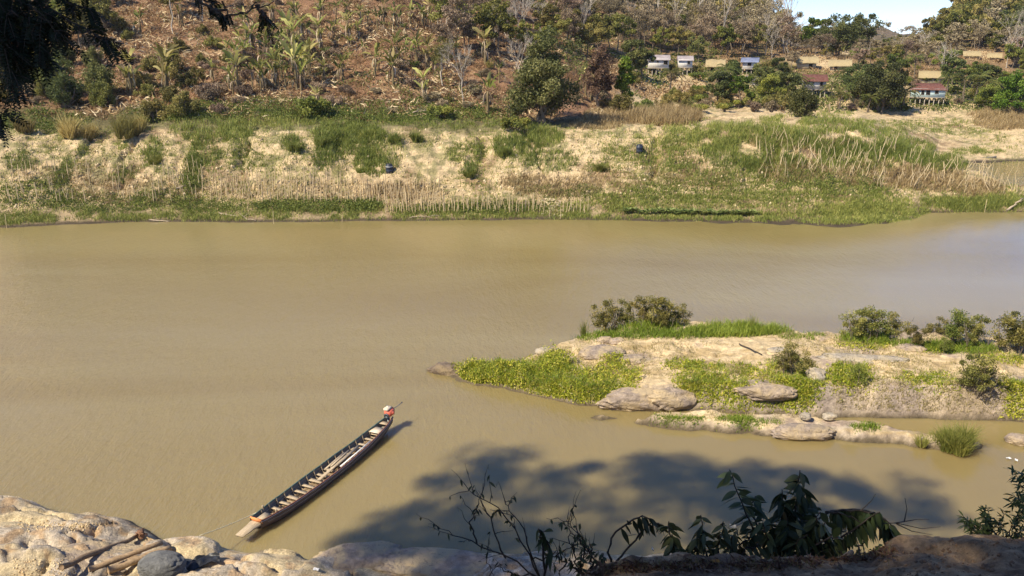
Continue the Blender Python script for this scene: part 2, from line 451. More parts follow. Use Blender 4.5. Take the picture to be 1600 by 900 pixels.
M['wall_teal'] = surf_mat('pale_turquoise_boards', [(.3, (.40, .55, .55)), (.7, (.62, .74, .73))], 1.0, .85, .2, stretch=(5, 5, 1))
M['wall_straw'] = surf_mat('woven_bamboo_wall', [(.3, (.42, .33, .19)), (.7, (.62, .52, .33))], 3, .9, .3)
M['thatch'] = surf_mat('straw_thatch', [(.3, (.24, .18, .09)), (.7, (.46, .37, .20))], 2.5, .95, .6, 9, stretch=(6, 1, 1))
M['roof_grey'] = surf_mat('grey_roof_sheets', [(.3, (.22, .19, .19)), (.7, (.40, .35, .34))], 1.5, .6, .2)
M['roof_rust'] = surf_mat('rusty_roof_sheets', [(.3, (.085, .030, .022)), (.7, (.19, .085, .062))], 1.2, .7, .2, stretch=(4, 1, 1))
M['roof_blue'] = surf_mat('blue_roof_sheets', [(.3, (.12, .14, .22)), (.7, (.22, .25, .34))], 1.5, .5, .2)
M['post'] = surf_mat('house_posts', [(.3, (.22, .19, .15)), (.7, (.42, .37, .30))], 3, .9, .2)
M['opening'] = surf_mat('dark_opening', [(.3, (.012, .011, .010)), (.7, (.03, .027, .024))], 3, .9, 0)
M['drum'] = surf_mat('dark_blue_plastic', [(.3, (.015, .02, .032)), (.7, (.04, .05, .07))], 4, .45, 0)
M['orange_leaf'] = surf_mat('orange_scrap', [(.3, (.42, .16, .02)), (.7, (.55, .26, .04))], 9, .7, 0)


# ------------------------------------------------------------------ height fields
class Field:
    """terrain on a fan of columns (X/Y) and rows (Y)"""
    def __init__(s, us, ys, zfun):
        s.us, s.ys = us, ys
        s.U, s.YY = np.meshgrid(us, ys, indexing='ij')
        s.X = s.U * s.YY
        s.Z = zfun(s.X, s.YY, s.U)
        s.slope = (CAMZ - s.Z) / s.YY
        s.run = np.minimum.accumulate(s.slope, axis=1)

    def at(s, X, Y):
        X = np.asarray(X, float); Y = np.asarray(Y, float)
        u = np.clip(X / Y, s.us[0], s.us[-1] - 1e-6)
        i = np.clip(np.searchsorted(s.us, u) - 1, 0, len(s.us) - 2)
        j = np.clip(np.searchsorted(s.ys, Y) - 1, 0, len(s.ys) - 2)
        fu = (u - s.us[i]) / (s.us[i + 1] - s.us[i]); fy = np.clip((Y - s.ys[j]) / (s.ys[j + 1] - s.ys[j]), 0, 1)
        Z = s.Z
        return (Z[i, j] * (1 - fy) + Z[i, j + 1] * fy) * (1 - fu) + (Z[i + 1, j] * (1 - fy) + Z[i + 1, j + 1] * fy) * fu

    def hit(s, px, py):
        """where the sight line of a photo pixel first meets this ground; NaN when it misses"""
        px = np.atleast_1d(np.asarray(px, float)); py = np.atleast_1d(np.asarray(py, float))
        u, sl = ray(px, py)
        out = np.full((len(px), 3), np.nan)
        for c in range(0, len(px), 20000):
            k = slice(c, min(c + 20000, len(px)))
            i = np.clip(np.searchsorted(s.us, u[k]), 1, len(s.us) - 1)
            i = np.where(abs(s.us[i] - u[k]) < abs(s.us[i - 1] - u[k]), i, i - 1)
            R = s.run[i]
            ok = R <= sl[k][:, None]
            j = ok.argmax(1); has = ok.any(1) & (j > 0)
            jj = np.maximum(j, 1)
            a = R[np.arange(len(j)), jj - 1]; b = R[np.arange(len(j)), jj]
            t = np.clip((a - sl[k]) / np.maximum(a - b, 1e-9), 0, 1)
            Y = s.ys[jj - 1] * (1 - t) + s.ys[jj] * t
            X = u[k] * Y
            P = np.stack([X, Y, s.at(X, Y)], 1)
            P[~has] = np.nan
            out[k] = P
        return out

    def mesh(s, name, mat, albedo, smooth=True):
        nu, ny = s.Z.shape
        mb = MB()
        i = np.arange(nu - 1)[:, None] * ny; j = np.arange(ny - 1)[None]
        f = np.stack([i + j, i + ny + j, i + ny + j + 1, i + j + 1], -1).reshape(-1, 4)
        mb.add(np.stack([s.X, s.YY, s.Z], -1).reshape(-1, 3), f)
        me = mb.mesh(name, mat, smooth)
        ca = me.attributes.new('albedo', 'FLOAT_COLOR', 'POINT')
        a = np.ones((nu * ny, 4), np.float32); a[:, :3] = albedo.reshape(-1, 3)
        ca.data.foreach_set('color', a.ravel())
        return me


def mixc(a, b, m):
    return a + (np.asarray(b) - a) * np.asarray(m)[..., None]


def ell(px, py, cx, cy, rx, ry, soft=.5):
    d = np.sqrt(((px - cx) / rx) ** 2 + ((py - cy) / ry) ** 2)
    return sstep(1 + soft, 1 - soft, d)


# ---- far bank and hills: profiles (photo row, distance) down the columns of the picture
def Zr(py, Y):
    _, s = ray(800, py)
    return CAMZ - float(s) * Y


def shoreY(py):
    _, s = ray(800, py)
    return CAMZ / float(s)


LEFT = lambda sh: [(sh, None), (sh - 14, 1.9), (300, 6.2), (260, 10), (215, 14.5), (192, 20), (150, 31), (100, 45), (50, 59), (0, 74), (-100, 104), (-180, 190)]
PROF = {}
for px, sh in ((-250, 359), (0, 355), (100, 350), (200, 347), (400, 347), (600, 345)):
    PROF[px] = [(p, shoreY(sh) + (d or 0)) for p, d in LEFT(sh)]
PROF[740] = [(344, shoreY(344)), (330, 86.5), (300, 90.5), (255, 95), (212, 99.5), (194, 105), (158, 119), (110, 134), (65, 155), (22, 180), (-50, 215), (-110, 270), (-170, 400)]
PROF[850] = [(343, shoreY(343)), (330, 87), (290, 91), (245, 95.5), (205, 101), (190, 108), (165, 121), (125, 136), (85, 155), (45, 180), (0, 215), (-60, 260), (-100, 400)]
PROF[940] = [(344, shoreY(344)), (330, 87), (290, 91), (245, 95.5), (205, 101), (188, 110), (168, 128), (150, 142), (115, 160), (85, 180), (45, 212), (5, 250), (-40, 300), (-60, 420)]
PROF[1030] = [(346, shoreY(346)), (332, 87), (295, 90.5), (245, 95.5), (203, 102), (186, 112), (168, 138), (155, 158), (122, 178), (108, 190), (90, 202), (50, 235), (10, 275), (-20, 320), (-25, 430)]
PROF[1150] = [(349, shoreY(349)), (335, 86), (300, 89.5), (250, 94.5), (203, 101), (190, 110), (178, 138), (165, 160), (125, 182), (108, 194), (90, 206), (60, 235), (28, 270), (10, 320), (8, 430)]
PROF[1250] = [(352, shoreY(352)), (340, 85), (310, 88), (260, 93), (208, 100), (192, 109), (184, 130), (178, 150), (168, 165), (135, 183), (108, 197), (88, 212), (76, 240), (78, 280), (92, 340), (100, 430)]
PROF[1330] = [(355, shoreY(355)), (340, 85), (315, 88), (268, 93), (215, 100), (200, 108), (190, 132), (180, 152), (170, 165), (135, 182), (108, 198), (90, 215), (82, 250), (82, 300), (92, 430)]
PROF[1400] = [(351, shoreY(351)), (338, 86), (312, 89), (270, 94), (228, 100), (222, 106), (214, 128), (195, 146), (180, 163), (166, 171), (150, 180), (118, 196), (94, 218), (84, 260), (78, 320), (80, 430)]
PROF[1440] = [(343, shoreY(343)), (332, 87), (308, 90), (268, 95), (236, 100), (262, 108), (246, 121), (225, 132), (200, 149), (180, 165), (166, 172), (150, 181), (118, 197), (92, 220), (78, 270), (66, 330), (64, 430)]
PROF[1475] = [(332, shoreY(332)), (322, 89.5), (298, 92), (268, 96.5), (248, 99.5), (278, 106), (272, 118), (246, 131), (225, 140), (200, 153), (178, 167), (165, 174), (150, 182), (118, 199), (88, 224), (66, 275), (44, 330), (26, 430)]
PROF[1540] = [(331, shoreY(331)), (322, 89.5), (302, 92), (276, 96), (268, 98), (294, 105), (284, 116), (247, 132), (230, 138), (203, 150), (182, 160), (168, 171), (150, 182), (112, 204), (80, 235), (45, 285), (10, 340), (-10, 430)]
PROF[1600] = [(331, shoreY(331)), (322, 89.5), (305, 92), (288, 95), (300, 99), (305, 105), (290, 116), (250, 131), (235, 136), (208, 145), (188, 153), (170, 167), (148, 181), (108, 209), (65, 250), (15, 310), (-20, 370), (-40, 430)]
PROF[1850] = [(331, shoreY(331)), (322, 89.5), (305, 92), (290, 95), (300, 99), (305, 105), (285, 117), (248, 131), (225, 137), (200, 145), (180, 153), (160, 167), (130, 185), (80, 215), (20, 260), (-40, 330), (-60, 430)]

cu = np.array([(p - 800) / 1270. for p in sorted(PROF)])
crows = [PROF[p] for p in sorted(PROF)]
ysF = np.concatenate([np.arange(74, 106, .2), np.arange(106, 212, .6), np.arange(212, 440, 3.0)])
colZ = []
for rw in crows:
    ya = np.array([r[1] for r in rw]); za = np.array([Zr(*r) for r in rw])
    za[0] = 0
    ya = np.concatenate([[70, ya[0] - 3], ya, [460]]); za = np.concatenate([[-2.5, -.9], za, [za[-1]]])
    zz = np.interp(ysF, ya, za)
    k = np.array([1, 2, 3, 2, 1.]); k /= k.sum()
    sm = np.convolve(np.pad(zz, 2, mode='edge'), k, 'valid')
    colZ.append(sm)
colZ = np.array(colZ)
YCREST = np.interp(np.linspace(-1, 1, 201), cu, [r[4][1] if i < 7 else (r[4][1] if i < 11 else r[4][1]) for i, r in enumerate(crows)])


def zfar(X, Y, U):
    i = np.clip(np.searchsorted(cu, U) - 1, 0, len(cu) - 2)
    t = np.clip((U - cu[i]) / (cu[i + 1] - cu[i]), 0, 1)
    t = t * t * (3 - 2 * t)
    Yi = np.searchsorted(ysF, Y); Yi = np.clip(Yi, 0, len(ysF) - 1)
    z = colZ[i, Yi] * (1 - t) + colZ[i + 1, Yi] * t
    up = sstep(.15, 2.2, z)
    z = z + fbm(X * .22, Y * .22, 3, 4) * .9 * up + fbm(X * .9, Y * .9, 5, 4) * .6 * up + fbm(X * 2.2, Y * 2.2, 6, 3) * .3 * up + fbm(X * .07, Y * .07, 9, 3) * 1.2 * sstep(3, 7, z) * sstep(100, 120, Y)
    # gullies and slumped ledges on the cut bank
    g = abs(fbm(X * .14 + fbm(X * .4, Y * .4, 31) * .8, Y * .03, 21, 3)) * 2
    z = z - (1 - sstep(0, .13, g)) * .85 * sstep(1.5, 3.5, z) * sstep(107, 97, Y)
    st = z / .55 + fbm(X * .3, Y * .3, 41) * 1.5
    z = z + (sstep(.25, .75, st - np.floor(st)) - (st - np.floor(st))) * .38 * up * sstep(108, 100, Y)
    z = z + fbm(X * .5, Y * .5, 77, 3) * .22 * (1 - up)
    return z


usF = np.linspace(-.93, .9, 760)
FAR = Field(usF, ysF, zfar)
FPX, FPY = to_px(FAR.X, FAR.YY, FAR.Z)
yc = np.interp(FAR.U, np.linspace(-1, 1, 201), YCREST)
n1 = fbm(FAR.X * .25, FAR.YY * .25, 51, 4); n2 = fbm(FAR.X * 1.1, FAR.YY * 1.1, 52, 4)
PALE, BROWN, GREENG, TAN = np.array([.64, .485, .275]), np.array([.27, .15, .08]), np.array([.13, .15, .045]), np.array([.34, .23, .125])
alb = np.broadcast_to(PALE, FAR.X.shape + (3,)).copy()
alb = mixc(alb, TAN, sstep(-.02, .25, n1 + .5 * n2))
alb = mixc(alb, GREENG, sstep(.05, .2, n2 - n1 * .6) * .6)
alb = mixc(alb, np.array([.24, .17, .09]), sstep(2.4, .6, FAR.Z) * .55 * sstep(110, 100, FAR.YY))
alb = mixc(alb, np.array([.10, .075, .045]), sstep(.28, .08, FAR.Z))
hillm = sstep(2, 9, FAR.YY - yc) * sstep(1010, 930, FPX + n1 * 120)
alb = mixc(alb, mixc(np.broadcast_to(BROWN, alb.shape), np.array([.40, .26, .145]), sstep(.0, .3, n2 + n1 * .5)), hillm)
alb = mixc(alb, np.array([.12, .12, .045]), sstep(1, 4, FAR.YY - yc) * sstep(14, 7, FAR.YY - yc) * sstep(1000, 930, FPX) * .8)
up2 = sstep(175, 200, FAR.YY + n1 * 40) * sstep(900, 1000, FPX)
alb = mixc(alb, mixc(np.broadcast_to(np.array([.29, .19, .10]), alb.shape), np.array([.16, .135, .05]), sstep(-.05, .2, n1)), up2)
for cx, cy, rx, ry in ((1008, 150, 22, 34), (1055, 132, 30, 18), (1250, 92, 22, 10), (1292, 96, 26, 14), (1315, 160, 30, 22), (1322, 85, 10, 14), (1535, 86, 26, 9), (1450, 172, 60, 8), (1270, 178, 110, 8), (1590, 215, 40, 22), (920, 65, 14, 6), (905, 75, 10, 8)):
    alb = mixc(alb, PALE, ell(FPX + n2 * 14, FPY + n1 * 10, cx, cy, rx, ry) * .9)
far_me = FAR.mesh('hillside', M['bank'], alb)
tag(link('hillside', far_me), kind='structure')


# ---- island
def poly_sd(X, Y, P):
    """signed distance to a closed polygon, positive inside"""
    X = np.asarray(X, float); Y = np.asarray(Y, float)
    d = np.full(X.shape, 1e9); ins = np.zeros(X.shape, bool)
    for (x0, y0), (x1, y1) in zip(P, np.roll(P, -1, 0)):
        ex, ey = x1 - x0, y1 - y0
        t = np.clip(((X - x0) * ex + (Y - y0) * ey) / (ex * ex + ey * ey + 1e-9), 0, 1)
        d = np.minimum(d, np.hypot(X - x0 - t * ex, Y - y0 - t * ey))
        c = (y0 > Y) != (y1 > Y)
        ins ^= c & (X < ex * (Y - y0) / (ey if abs(ey) > 1e-9 else 1e-9) + x0)
    return np.where(ins, d, -d)


def wpoly(pts):
    return np.array([on_water(*p)[:2] for p in pts])


ISL = wpoly([(672, 580), (690, 572), (740, 566), (790, 560), (850, 538), (890, 522), (930, 513), (990, 509), (1080, 512), (1200, 522), (1300, 527), (1420, 527), (1560, 543), (1800, 553), (1900, 600), (1900, 690), (1700, 672), (1600, 663), (1500, 657), (1400, 655), (1330, 653), (1280, 654), (1200, 650), (1100, 645), (1000, 643), (940, 637), (900, 635), (860, 626), (790, 614), (735, 606), (700, 598)])
SLAB = wpoly([(990, 660), (1040, 648), (1100, 648), (1200, 654), (1262, 657), (1330, 663), (1400, 675), (1480, 684), (1535, 695), (1532, 704), (1470, 707), (1400, 694), (1330, 690), (1240, 686), (1160, 679), (1110, 676), (1060, 671), (1010, 668)])
SLAB2 = wpoly([(912, 653), (935, 648), (975, 652), (978, 656), (940, 659)])


def zisl(X, Y, U):
    wob = fbm(X * .5, Y * .5, 61, 3) * 1.2
    d = poly_sd(X, Y, ISL) + wob * .5
    near = sstep(46, 38, Y - .05 * X)                     # rock wall facing the camera
    w = 2.8 - 1.9 * near
    top = (.75 + .5 * sstep(0, 14, X) + .25 * sstep(2, 10, X) * near) * sstep(-6, -1, X) + .25
    z = top * sstep(-.1, w, d) + np.minimum(d, 0) * .5 - .25
    up = sstep(0, .5, d)
    z += up * (fbm(X * .35, Y * .35, 63, 4) * .7 + fbm(X * 1.3, Y * 1.3, 64, 4) * .30)
    st = z / .3 + fbm(X * .4, Y * .4, 65) * 2
    z += (sstep(.3, .7, st - np.floor(st)) - (st - np.floor(st))) * .16 * up
    for P, h in ((SLAB, .50), (SLAB2, .26)):
        d2 = poly_sd(X, Y, P) + wob * .3 + fbm(X * 1.6, Y * 1.6, 67, 3) * .5
        z2 = h * sstep(-.05, .5, d2) + np.minimum(d2, 0) * .5 - .1 + fbm(X * 1.2, Y * 1.2, 66, 4) * .30 * sstep(0, .4, d2)
        z = np.maximum(z, z2)
    return np.maximum(z, -1.5)


ysI = np.arange(31, 58, .085)
usI = np.linspace(-.16, 1.0, 620)
ISLAND = Field(usI, ysI, zisl)
IX, IY, IZ = ISLAND.X, ISLAND.YY, ISLAND.Z
n1 = fbm(IX * .4, IY * .4, 71, 4); n2 = fbm(IX * 2.2, IY * 2.2, 72, 4); n3 = fbm(IX * .9, IY * 2.5, 73, 3)
SAND, ROCKC, STRAW = np.array([.64, .49, .28]), np.array([.42, .32, .235]), np.array([.42, .30, .14])
alb = np.broadcast_to(ROCKC, IX.shape + (3,)).copy()
alb = mixc(alb, np.array([.50, .41, .29]), sstep(-.1, .2, n2 + n3))
alb = mixc(alb, SAND, sstep(-.22, .0, n1 + .3 * n2))
alb = mixc(alb, STRAW, sstep(.02, .2, n3 + .5 * n1) * .7)
gz = np.gradient(IZ, axis=1) / .085
alb = mixc(alb, np.array([.36, .30, .25]), sstep(.5, 1.2, gz) * .6)
alb = mixc(alb, np.array([.13, .10, .06]), sstep(.34, .06, IZ + n2 * .35))
tag(link('island', ISLAND.mesh('island', M['island'], alb)), kind='structure')


# ---- near bank: boulders at the water, steep slope, trodden crest in front of the camera
NSX = np.array([-60, -40, -30, -21, -14, -10.5, -8.7, -7.3, -5, 0, 6, 12, 20, 30, 60.])
NSY = np.array([36, 34, 31.5, 29.1, 27.0, 25.9, 25.3, 24.8, 25.3, 25.2, 24.4, 24, 25, 28, 34.])


def znear(X, Y, U):
    d = np.interp(X, NSX, NSY) - Y + fbm(X * .35, Y * .35, 81, 3) * 2.0
    dd = np.maximum(d, 0)
    base = .85 * (1 - np.exp(-dd / .7)) + .10 * dd + np.maximum(dd - 6, 0) * .75 + np.minimum(d, 0) * .5
    rk = fbm(X * .45 + Y * .2, Y * .6, 82, 4)
    led = abs(fbm(X * .3, Y * .5, 84, 3)) * 2
    stz = fbm(X * .25, Y * .4, 87, 3) * 5 + .25 * Y
    ledge = (sstep(.35, .65, stz - np.floor(stz)) - .5) * .32
    slab = fbm(X * .22 + 4, Y * .34, 86, 3) * 1.5 + fbm(X * .8, Y * .8, 83, 3) * .22
    base = base + (slab + ledge * .55 + fbm(X * 5, Y * 5, 85, 3) * .05 - (1 - sstep(0, .07, led)) * .22) * sstep(0, .9, dd)
    clampz = CAMZ - .765 * Y - .25
    base = np.where(Y < 21.5, np.minimum(base, clampz + np.maximum(Y - 19, 0) * .3), base)
    px = 800 + U * 1078
    pyc = np.interp(px, [0, 600, 880, 940, 985, 1100, 1200, 1300, 1350, 1395, 1450, 1600, 1800], [985, 960, 930, 900, 884, 882, 880, 884, 872, 855, 848, 844, 840])
    dn = (pyc - 450) * CP + F * SP; fw = F * CP - (pyc - 450) * SP
    Yc = 5.6 + fbm(X * .8, X * 0 + 3.3, 91, 3) * .5
    zc = CAMZ - Yc * dn / fw
    b = Yc - Y
    mound = np.where(b > 0, zc + .37 * b, zc + b * 1.7)
    lump = abs(fbm(X * 1.6, Y * 2.6, 93, 4)) * .55 + fbm(X * 5, Y * 7, 94, 4) * .10
    mound = mound + (fbm(X * 2.2, Y * 3.4, 95, 4) * .30 - lump * .40 + .10) * sstep(2.0, 3.6, Y) * sstep(-.8, .1, b)
    return np.maximum(base, mound)


usN = np.concatenate([np.linspace(-2.4, -.85, 90, endpoint=False), np.linspace(-.85, .85, 520, endpoint=False), np.linspace(.85, 2.4, 90)])
ysN = np.concatenate([np.geomspace(1.2, 7, 260, endpoint=False), np.geomspace(7, 20, 110, endpoint=False), np.arange(20, 36, .09)])
NEAR = Field(usN, ysN, znear)
NX, NY, NZ = NEAR.X, NEAR.YY, NEAR.Z
n1 = fbm(NX * .5, NY * .5, 101, 4); n2 = fbm(NX * 2.5, NY * 2.5, 102, 4); n3 = fbm(NX * 6, NY * 9, 103, 3)
alb = np.broadcast_to(np.array([.50, .42, .32]), NX.shape + (3,)).copy()
alb = mixc(alb, np.array([.60, .48, .29]), sstep(-.12, .08, n1 + .4 * n2))
alb = mixc(alb, np.array([.44, .29, .16]), sstep(.05, .22, n2 - .5 * n1) * .8)
alb = mixc(alb, np.array([.13, .11, .075]), sstep(.5, .1, NZ + n2 * .5))
dirt = mixc(np.broadcast_to(np.array([.30, .19, .11]), alb.shape), np.array([.50, .34, .19]), sstep(-.1, .2, n2 + n3))
alb = mixc(alb, dirt, sstep(10, 7, NY))
tag(link('riverbank', NEAR.mesh('riverbank', M['near'], alb)), kind='structure')

# ground behind the camera, where the overhanging tree stands
gx = np.linspace(-70, 70, 90); gy = np.linspace(-60, 1.25, 50)
GX, GY = np.meshgrid(gx, gy, indexing='ij')
GZ = 16.05 + fbm(GX * .15, GY * .15, 111, 4) * .8 - .25 * sstep(-4, 1, GY) - .25 * np.maximum(abs(GX) - 6, 0) * sstep(-6, 1, GY)
mb = MB(); ny = len(gy)
i = np.arange(len(gx) - 1)[:, None] * ny; j = np.arange(ny - 1)[None]
mb.add(np.stack([GX, GY, GZ], -1).reshape(-1, 3), np.stack([i + j, i + ny + j, i + ny + j + 1, i + j + 1], -1).reshape(-1, 4))
M['soil'] = surf_mat('trodden_soil', [(.3, (.19, .12, .07)), (.7, (.33, .22, .13))], .8, .95, .5)
tag(obj('ground', mb, M['soil'], smooth=True), kind='structure')

# river
mb = MB(); mb.add([[-600, -58, 0], [600, -58, 0], [600, 1250, 0], [-600, 1250, 0]], [[0, 1, 2, 3]])
tag(obj('river', mb, M['water']), kind='structure')

# distant hills up the side valley
mb = MB()
hx = np.linspace(-200, 590, 120); hy = np.linspace(520, 1100, 50)
HX, HY = np.meshgrid(hx, hy, indexing='ij')
HZ = -14 + 36 * np.exp(-((HY - 820) / 200) ** 2) * (1 + fbm(HX * .006, HY * .006, 121, 4) * .9) + fbm(HX * .05, HY * .05, 122, 3) * 9
ny = len(hy)
i = np.arange(len(hx) - 1)[:, None] * ny; j = np.arange(ny - 1)[None]
mb.add(np.stack([HX, HY, HZ], -1).reshape(-1, 3), np.stack([i + j, i + ny + j, i + ny + j + 1, i + j + 1], -1).reshape(-1, 4))
M['hill'] = surf_mat('wooded_hill', [(.3, (.055, .06, .03)), (.5, (.12, .09, .05)), (.7, (.19, .13, .08))], .06, .95, .8, .25, dist=4)
tag(obj('hill', mb, M['hill'], smooth=True), kind='structure')

# ------------------------------------------------------------------ plant prototypes (part name, mesh)
PROTO = {}


def tree_proto(key, seed, H, R, ch, trunk_r, nleaf, L, W, lmat, bark='bark', base=.3, clumps=26, droop=.2, spread=.24, lean=0, stems=1):
    """trunk with limbs, crown of leaf clumps spread through an ellipsoid R wide and ch high"""
    r = RNG(seed)
    tb, cb = MB(), MB()
    zc = H - ch / 2
    C = []
    for k in range(clumps):
        for _ in range(30):
            p = r.normal(0, 1, 3); p /= np.linalg.norm(p); p *= r.rand() ** .45
            if p[2] > -.75:
                break
        q = np.array([p[0] * R, p[1] * R, zc + p[2] * ch / 2])
        q[:2] *= 1 + .35 * r.normal()* .5
        C.append(q)
    C = np.array(C)
    C[:, 0] += lean * C[:, 2] / H
    for sidx in range(stems):
        off = r.normal(0, .25 * (stems > 1), 2)
        top = np.array([lean * .75 + off[0] * 3, off[1] * 3, H * .80])
        tr = curve((off[0], off[1], -.4), top, 0, 9, H * .018, r)
        tube(tb, tr, np.linspace(trunk_r, trunk_r * .3, 9), 7)
        for k, c in enumerate(C):
            if k % stems != sidx or k > 60:
                continue
            zz = np.clip(c[2] - r.uniform(.15, .45) * H * .5, H * base * .7, H * .78)
            t = zz / (H * .8)
            st = np.array([np.interp(t, np.linspace(0, 1, 9), tr[:, i]) for i in range(3)])
            tube(tb, curve(st, c, -.03 * H, 5, H * .012, r), np.linspace(trunk_r * .35 * (1.1 - t), trunk_r * .06, 5), 4, cap=False)
    per = nleaf // clumps
    for c in C:
        n = int(per * r.uniform(.5, 1.5))
        rr = R * spread * r.uniform(.6, 1.4)
        d = r.normal(0, 1, (n, 3)); d = unit(d) * (r.rand(n, 1) ** .5)
        P = c + d * np.array([rr, rr, rr * .75])
        tb_ = r.uniform(.1, .75)
        leaves(cb, P, L, W, r, tint=np.clip(tb_ + r.normal(0, .22, n), 0, 1), droop=droop)
    PROTO[key] = [('trunk', tb.mesh('trunk', M[bark])), ('crown', cb.mesh('crown', M[lmat]))]


def bush_proto(key, seed, H, R, nleaf, L, W, lmat, clumps=14, droop=.1):
    r = RNG(seed); sb, cb = MB(), MB()
    for k in range(clumps):
        a = r.rand() * 6.283; q = R * r.rand() ** .6 * .85
        c = np.array([math.cos(a) * q, math.sin(a) * q, H * r.uniform(.25, .9) * (1 - .35 * (q / R) ** 2)])
        tube(sb, curve((c[0] * .12, c[1] * .12, -.15), c * [1, 1, 1.05], .06 * H, 5, .02 * H, r), np.linspace(.035, .008, 5) * max(H, .8), 4, cap=False)
        n = int(nleaf / clumps * r.uniform(.6, 1.4)); rr = R * .33 * r.uniform(.7, 1.3)
        P = c + unit(r.normal(0, 1, (n, 3))) * (r.rand(n, 1) ** .5) * np.array([rr, rr, H * .24])
        P[:, 2] = np.maximum(P[:, 2], .02)
        leaves(cb, P, L, W, r, tint=np.clip(r.uniform(.15, .75) + r.normal(0, .2, n), 0, 1), droop=droop, d=r.normal(0, 1, (n, 3)) + np.array([0, 0, .5]))
    PROTO[key] = [('stem', sb.mesh('stem', M['bark'])), ('foliage', cb.mesh('foliage', M[lmat]))]


def bare_proto(key, seed, H, r0, bark='pale_bark', spread=.5, depth=4, leafy=0, lmat='dry', first=.45):
    r = RNG(seed); tb, cb = MB(), MB()

    def grow(p, d, L, rd, lv):
        e = p + d * L
        pts = curve(p, e, L * .03, 5, L * .025, r)
        tube(tb, pts, np.linspace(rd, rd * .6, 5), 5 if lv else 7, cap=False)
        if lv >= depth:
            if leafy:
                leaves(cb, e + r.normal(0, L * .35, (leafy, 3)), .22, .14, r)
            return
        for k in range(3 if lv else 4):
            nd = unit(d + r.normal(0, spread, 3) + np.array([0, 0, .12]))
            s = p + (e - p) * r.uniform(.6, 1) if k else e
            grow(s, nd, L * r.uniform(.55, .78), rd * .6, lv + 1)
    grow(np.array([0, 0, -.3]), np.array([r.normal() * .06, r.normal() * .06, 1]), H * first, r0, 0)
    PROTO[key] = [('trunk', tb.mesh('trunk', M[bark]))]
    if leafy:
        PROTO[key].append(('crown', cb.mesh('crown', M[lmat])))


def strip_leaf(mb, path, width, side, fold=.25, tint=.5, tear=0, rng=None):
    """a leaf blade with a midrib along path; width per point"""
    m = len(path)
    T = unit(np.gradient(path, axis=0))
    sd = unit(np.cross(T, side)); up = np.cross(sd, T)
    w = np.asarray(width, float)
    wl, wr = w.copy(), w.copy()
    if tear:
        wl = w * (1 - tear * rng.rand(m)); wr = w * (1 - tear * rng.rand(m))
    l = path + sd * wl[:, None] + up * (fold * wl)[:, None]
    q = path - sd * wr[:, None] + up * (fold * wr)[:, None]
    v = np.stack([l, path, q], 1).reshape(-1, 3)
    i = np.arange(m - 1)[:, None] * 3
    f = np.concatenate([i + [[0, 1, 4, 3]], i + [[1, 2, 5, 4]]])
    mb.add(v, f, tint)


def banana_proto(key, seed, H, nl, yellow=.5, dead=5, stems=2):
    r = RNG(seed); sb, lb, db = MB(), MB(), MB()
    for q in range(stems):
        o = np.array([0, 0, 0.]) if q == 0 else np.array([r.normal() * .5, r.normal() * .5, 0])
        h_ = H * (1 if q == 0 else r.uniform(.45, .8)); hs = h_ * r.uniform(.42, .6)
        tip = o + [r.normal() * .12, r.normal() * .12, hs]
        tube(sb, curve(o - [0, 0, .3], tip, 0, 6, .03, r), np.linspace(.13, .07, 6) * h_ / 3.5, 8)
        for k in range(nl if q == 0 else nl - 3):
            a = k * 2.4 + r.rand() * .9; up = r.uniform(.6, 3.5) if k else 6.0
            L = h_ * r.uniform(.28, .54)
            t = np.linspace(0, 1, 9); h = np.array([math.cos(a), math.sin(a)])
            ang = math.atan(up) - r.uniform(.3, 1.5) * t ** 1.3
            dx = np.cumsum(np.cos(ang)) / 9 * L; dz = np.cumsum(np.sin(ang)) / 9 * L
            path = np.stack([tip[0] + h[0] * dx, tip[1] + h[1] * dx, tip[2] + dz], 1)
            w = L * .12 * np.sin(np.pi * np.clip(t * .94 + .03, 0, 1)) ** .6; w[:2] = .02
            sd = np.array([0, 0, 1.]) + r.normal(0, .5, 3)
            strip_leaf(lb, path, w, sd, r.uniform(-.2, .6), np.clip(yellow + r.normal(0, .3), 0, 1), .65, r)
        for k in range(dead):
            a = r.rand() * 6.283; L = hs * r.uniform(.5, 1.0)
            h = np.array([math.cos(a), math.sin(a)]); t = np.linspace(0, 1, 6)
            path = np.stack([tip[0] + h[0] * .5 * np.sin(t * 1.8), tip[1] + h[1] * .5 * np.sin(t * 1.8), hs * .98 + .2 * np.sin(t * 3) - L * t ** 1.4], 1)
            strip_leaf(db, path, .10 * np.sin(np.pi * (t * .9 + .08)), np.array([h[0], h[1], .2]), .6, r.rand(), .6, r)
    PROTO[key] = [('stem', sb.mesh('stem', M['banana_stem'], True)), ('leaf_crown', lb.mesh('leaf_crown', M['banana']))]
    if dead:
        PROTO[key].append(('dead_leaves', db.mesh('dead_leaves', M['dead'])))


M['banana_stem'] = surf_mat('banana_stem', [(.3, (.10, .075, .035)), (.7, (.24, .18, .085))], 3, .7, .2, stretch=(2, 2, .5))


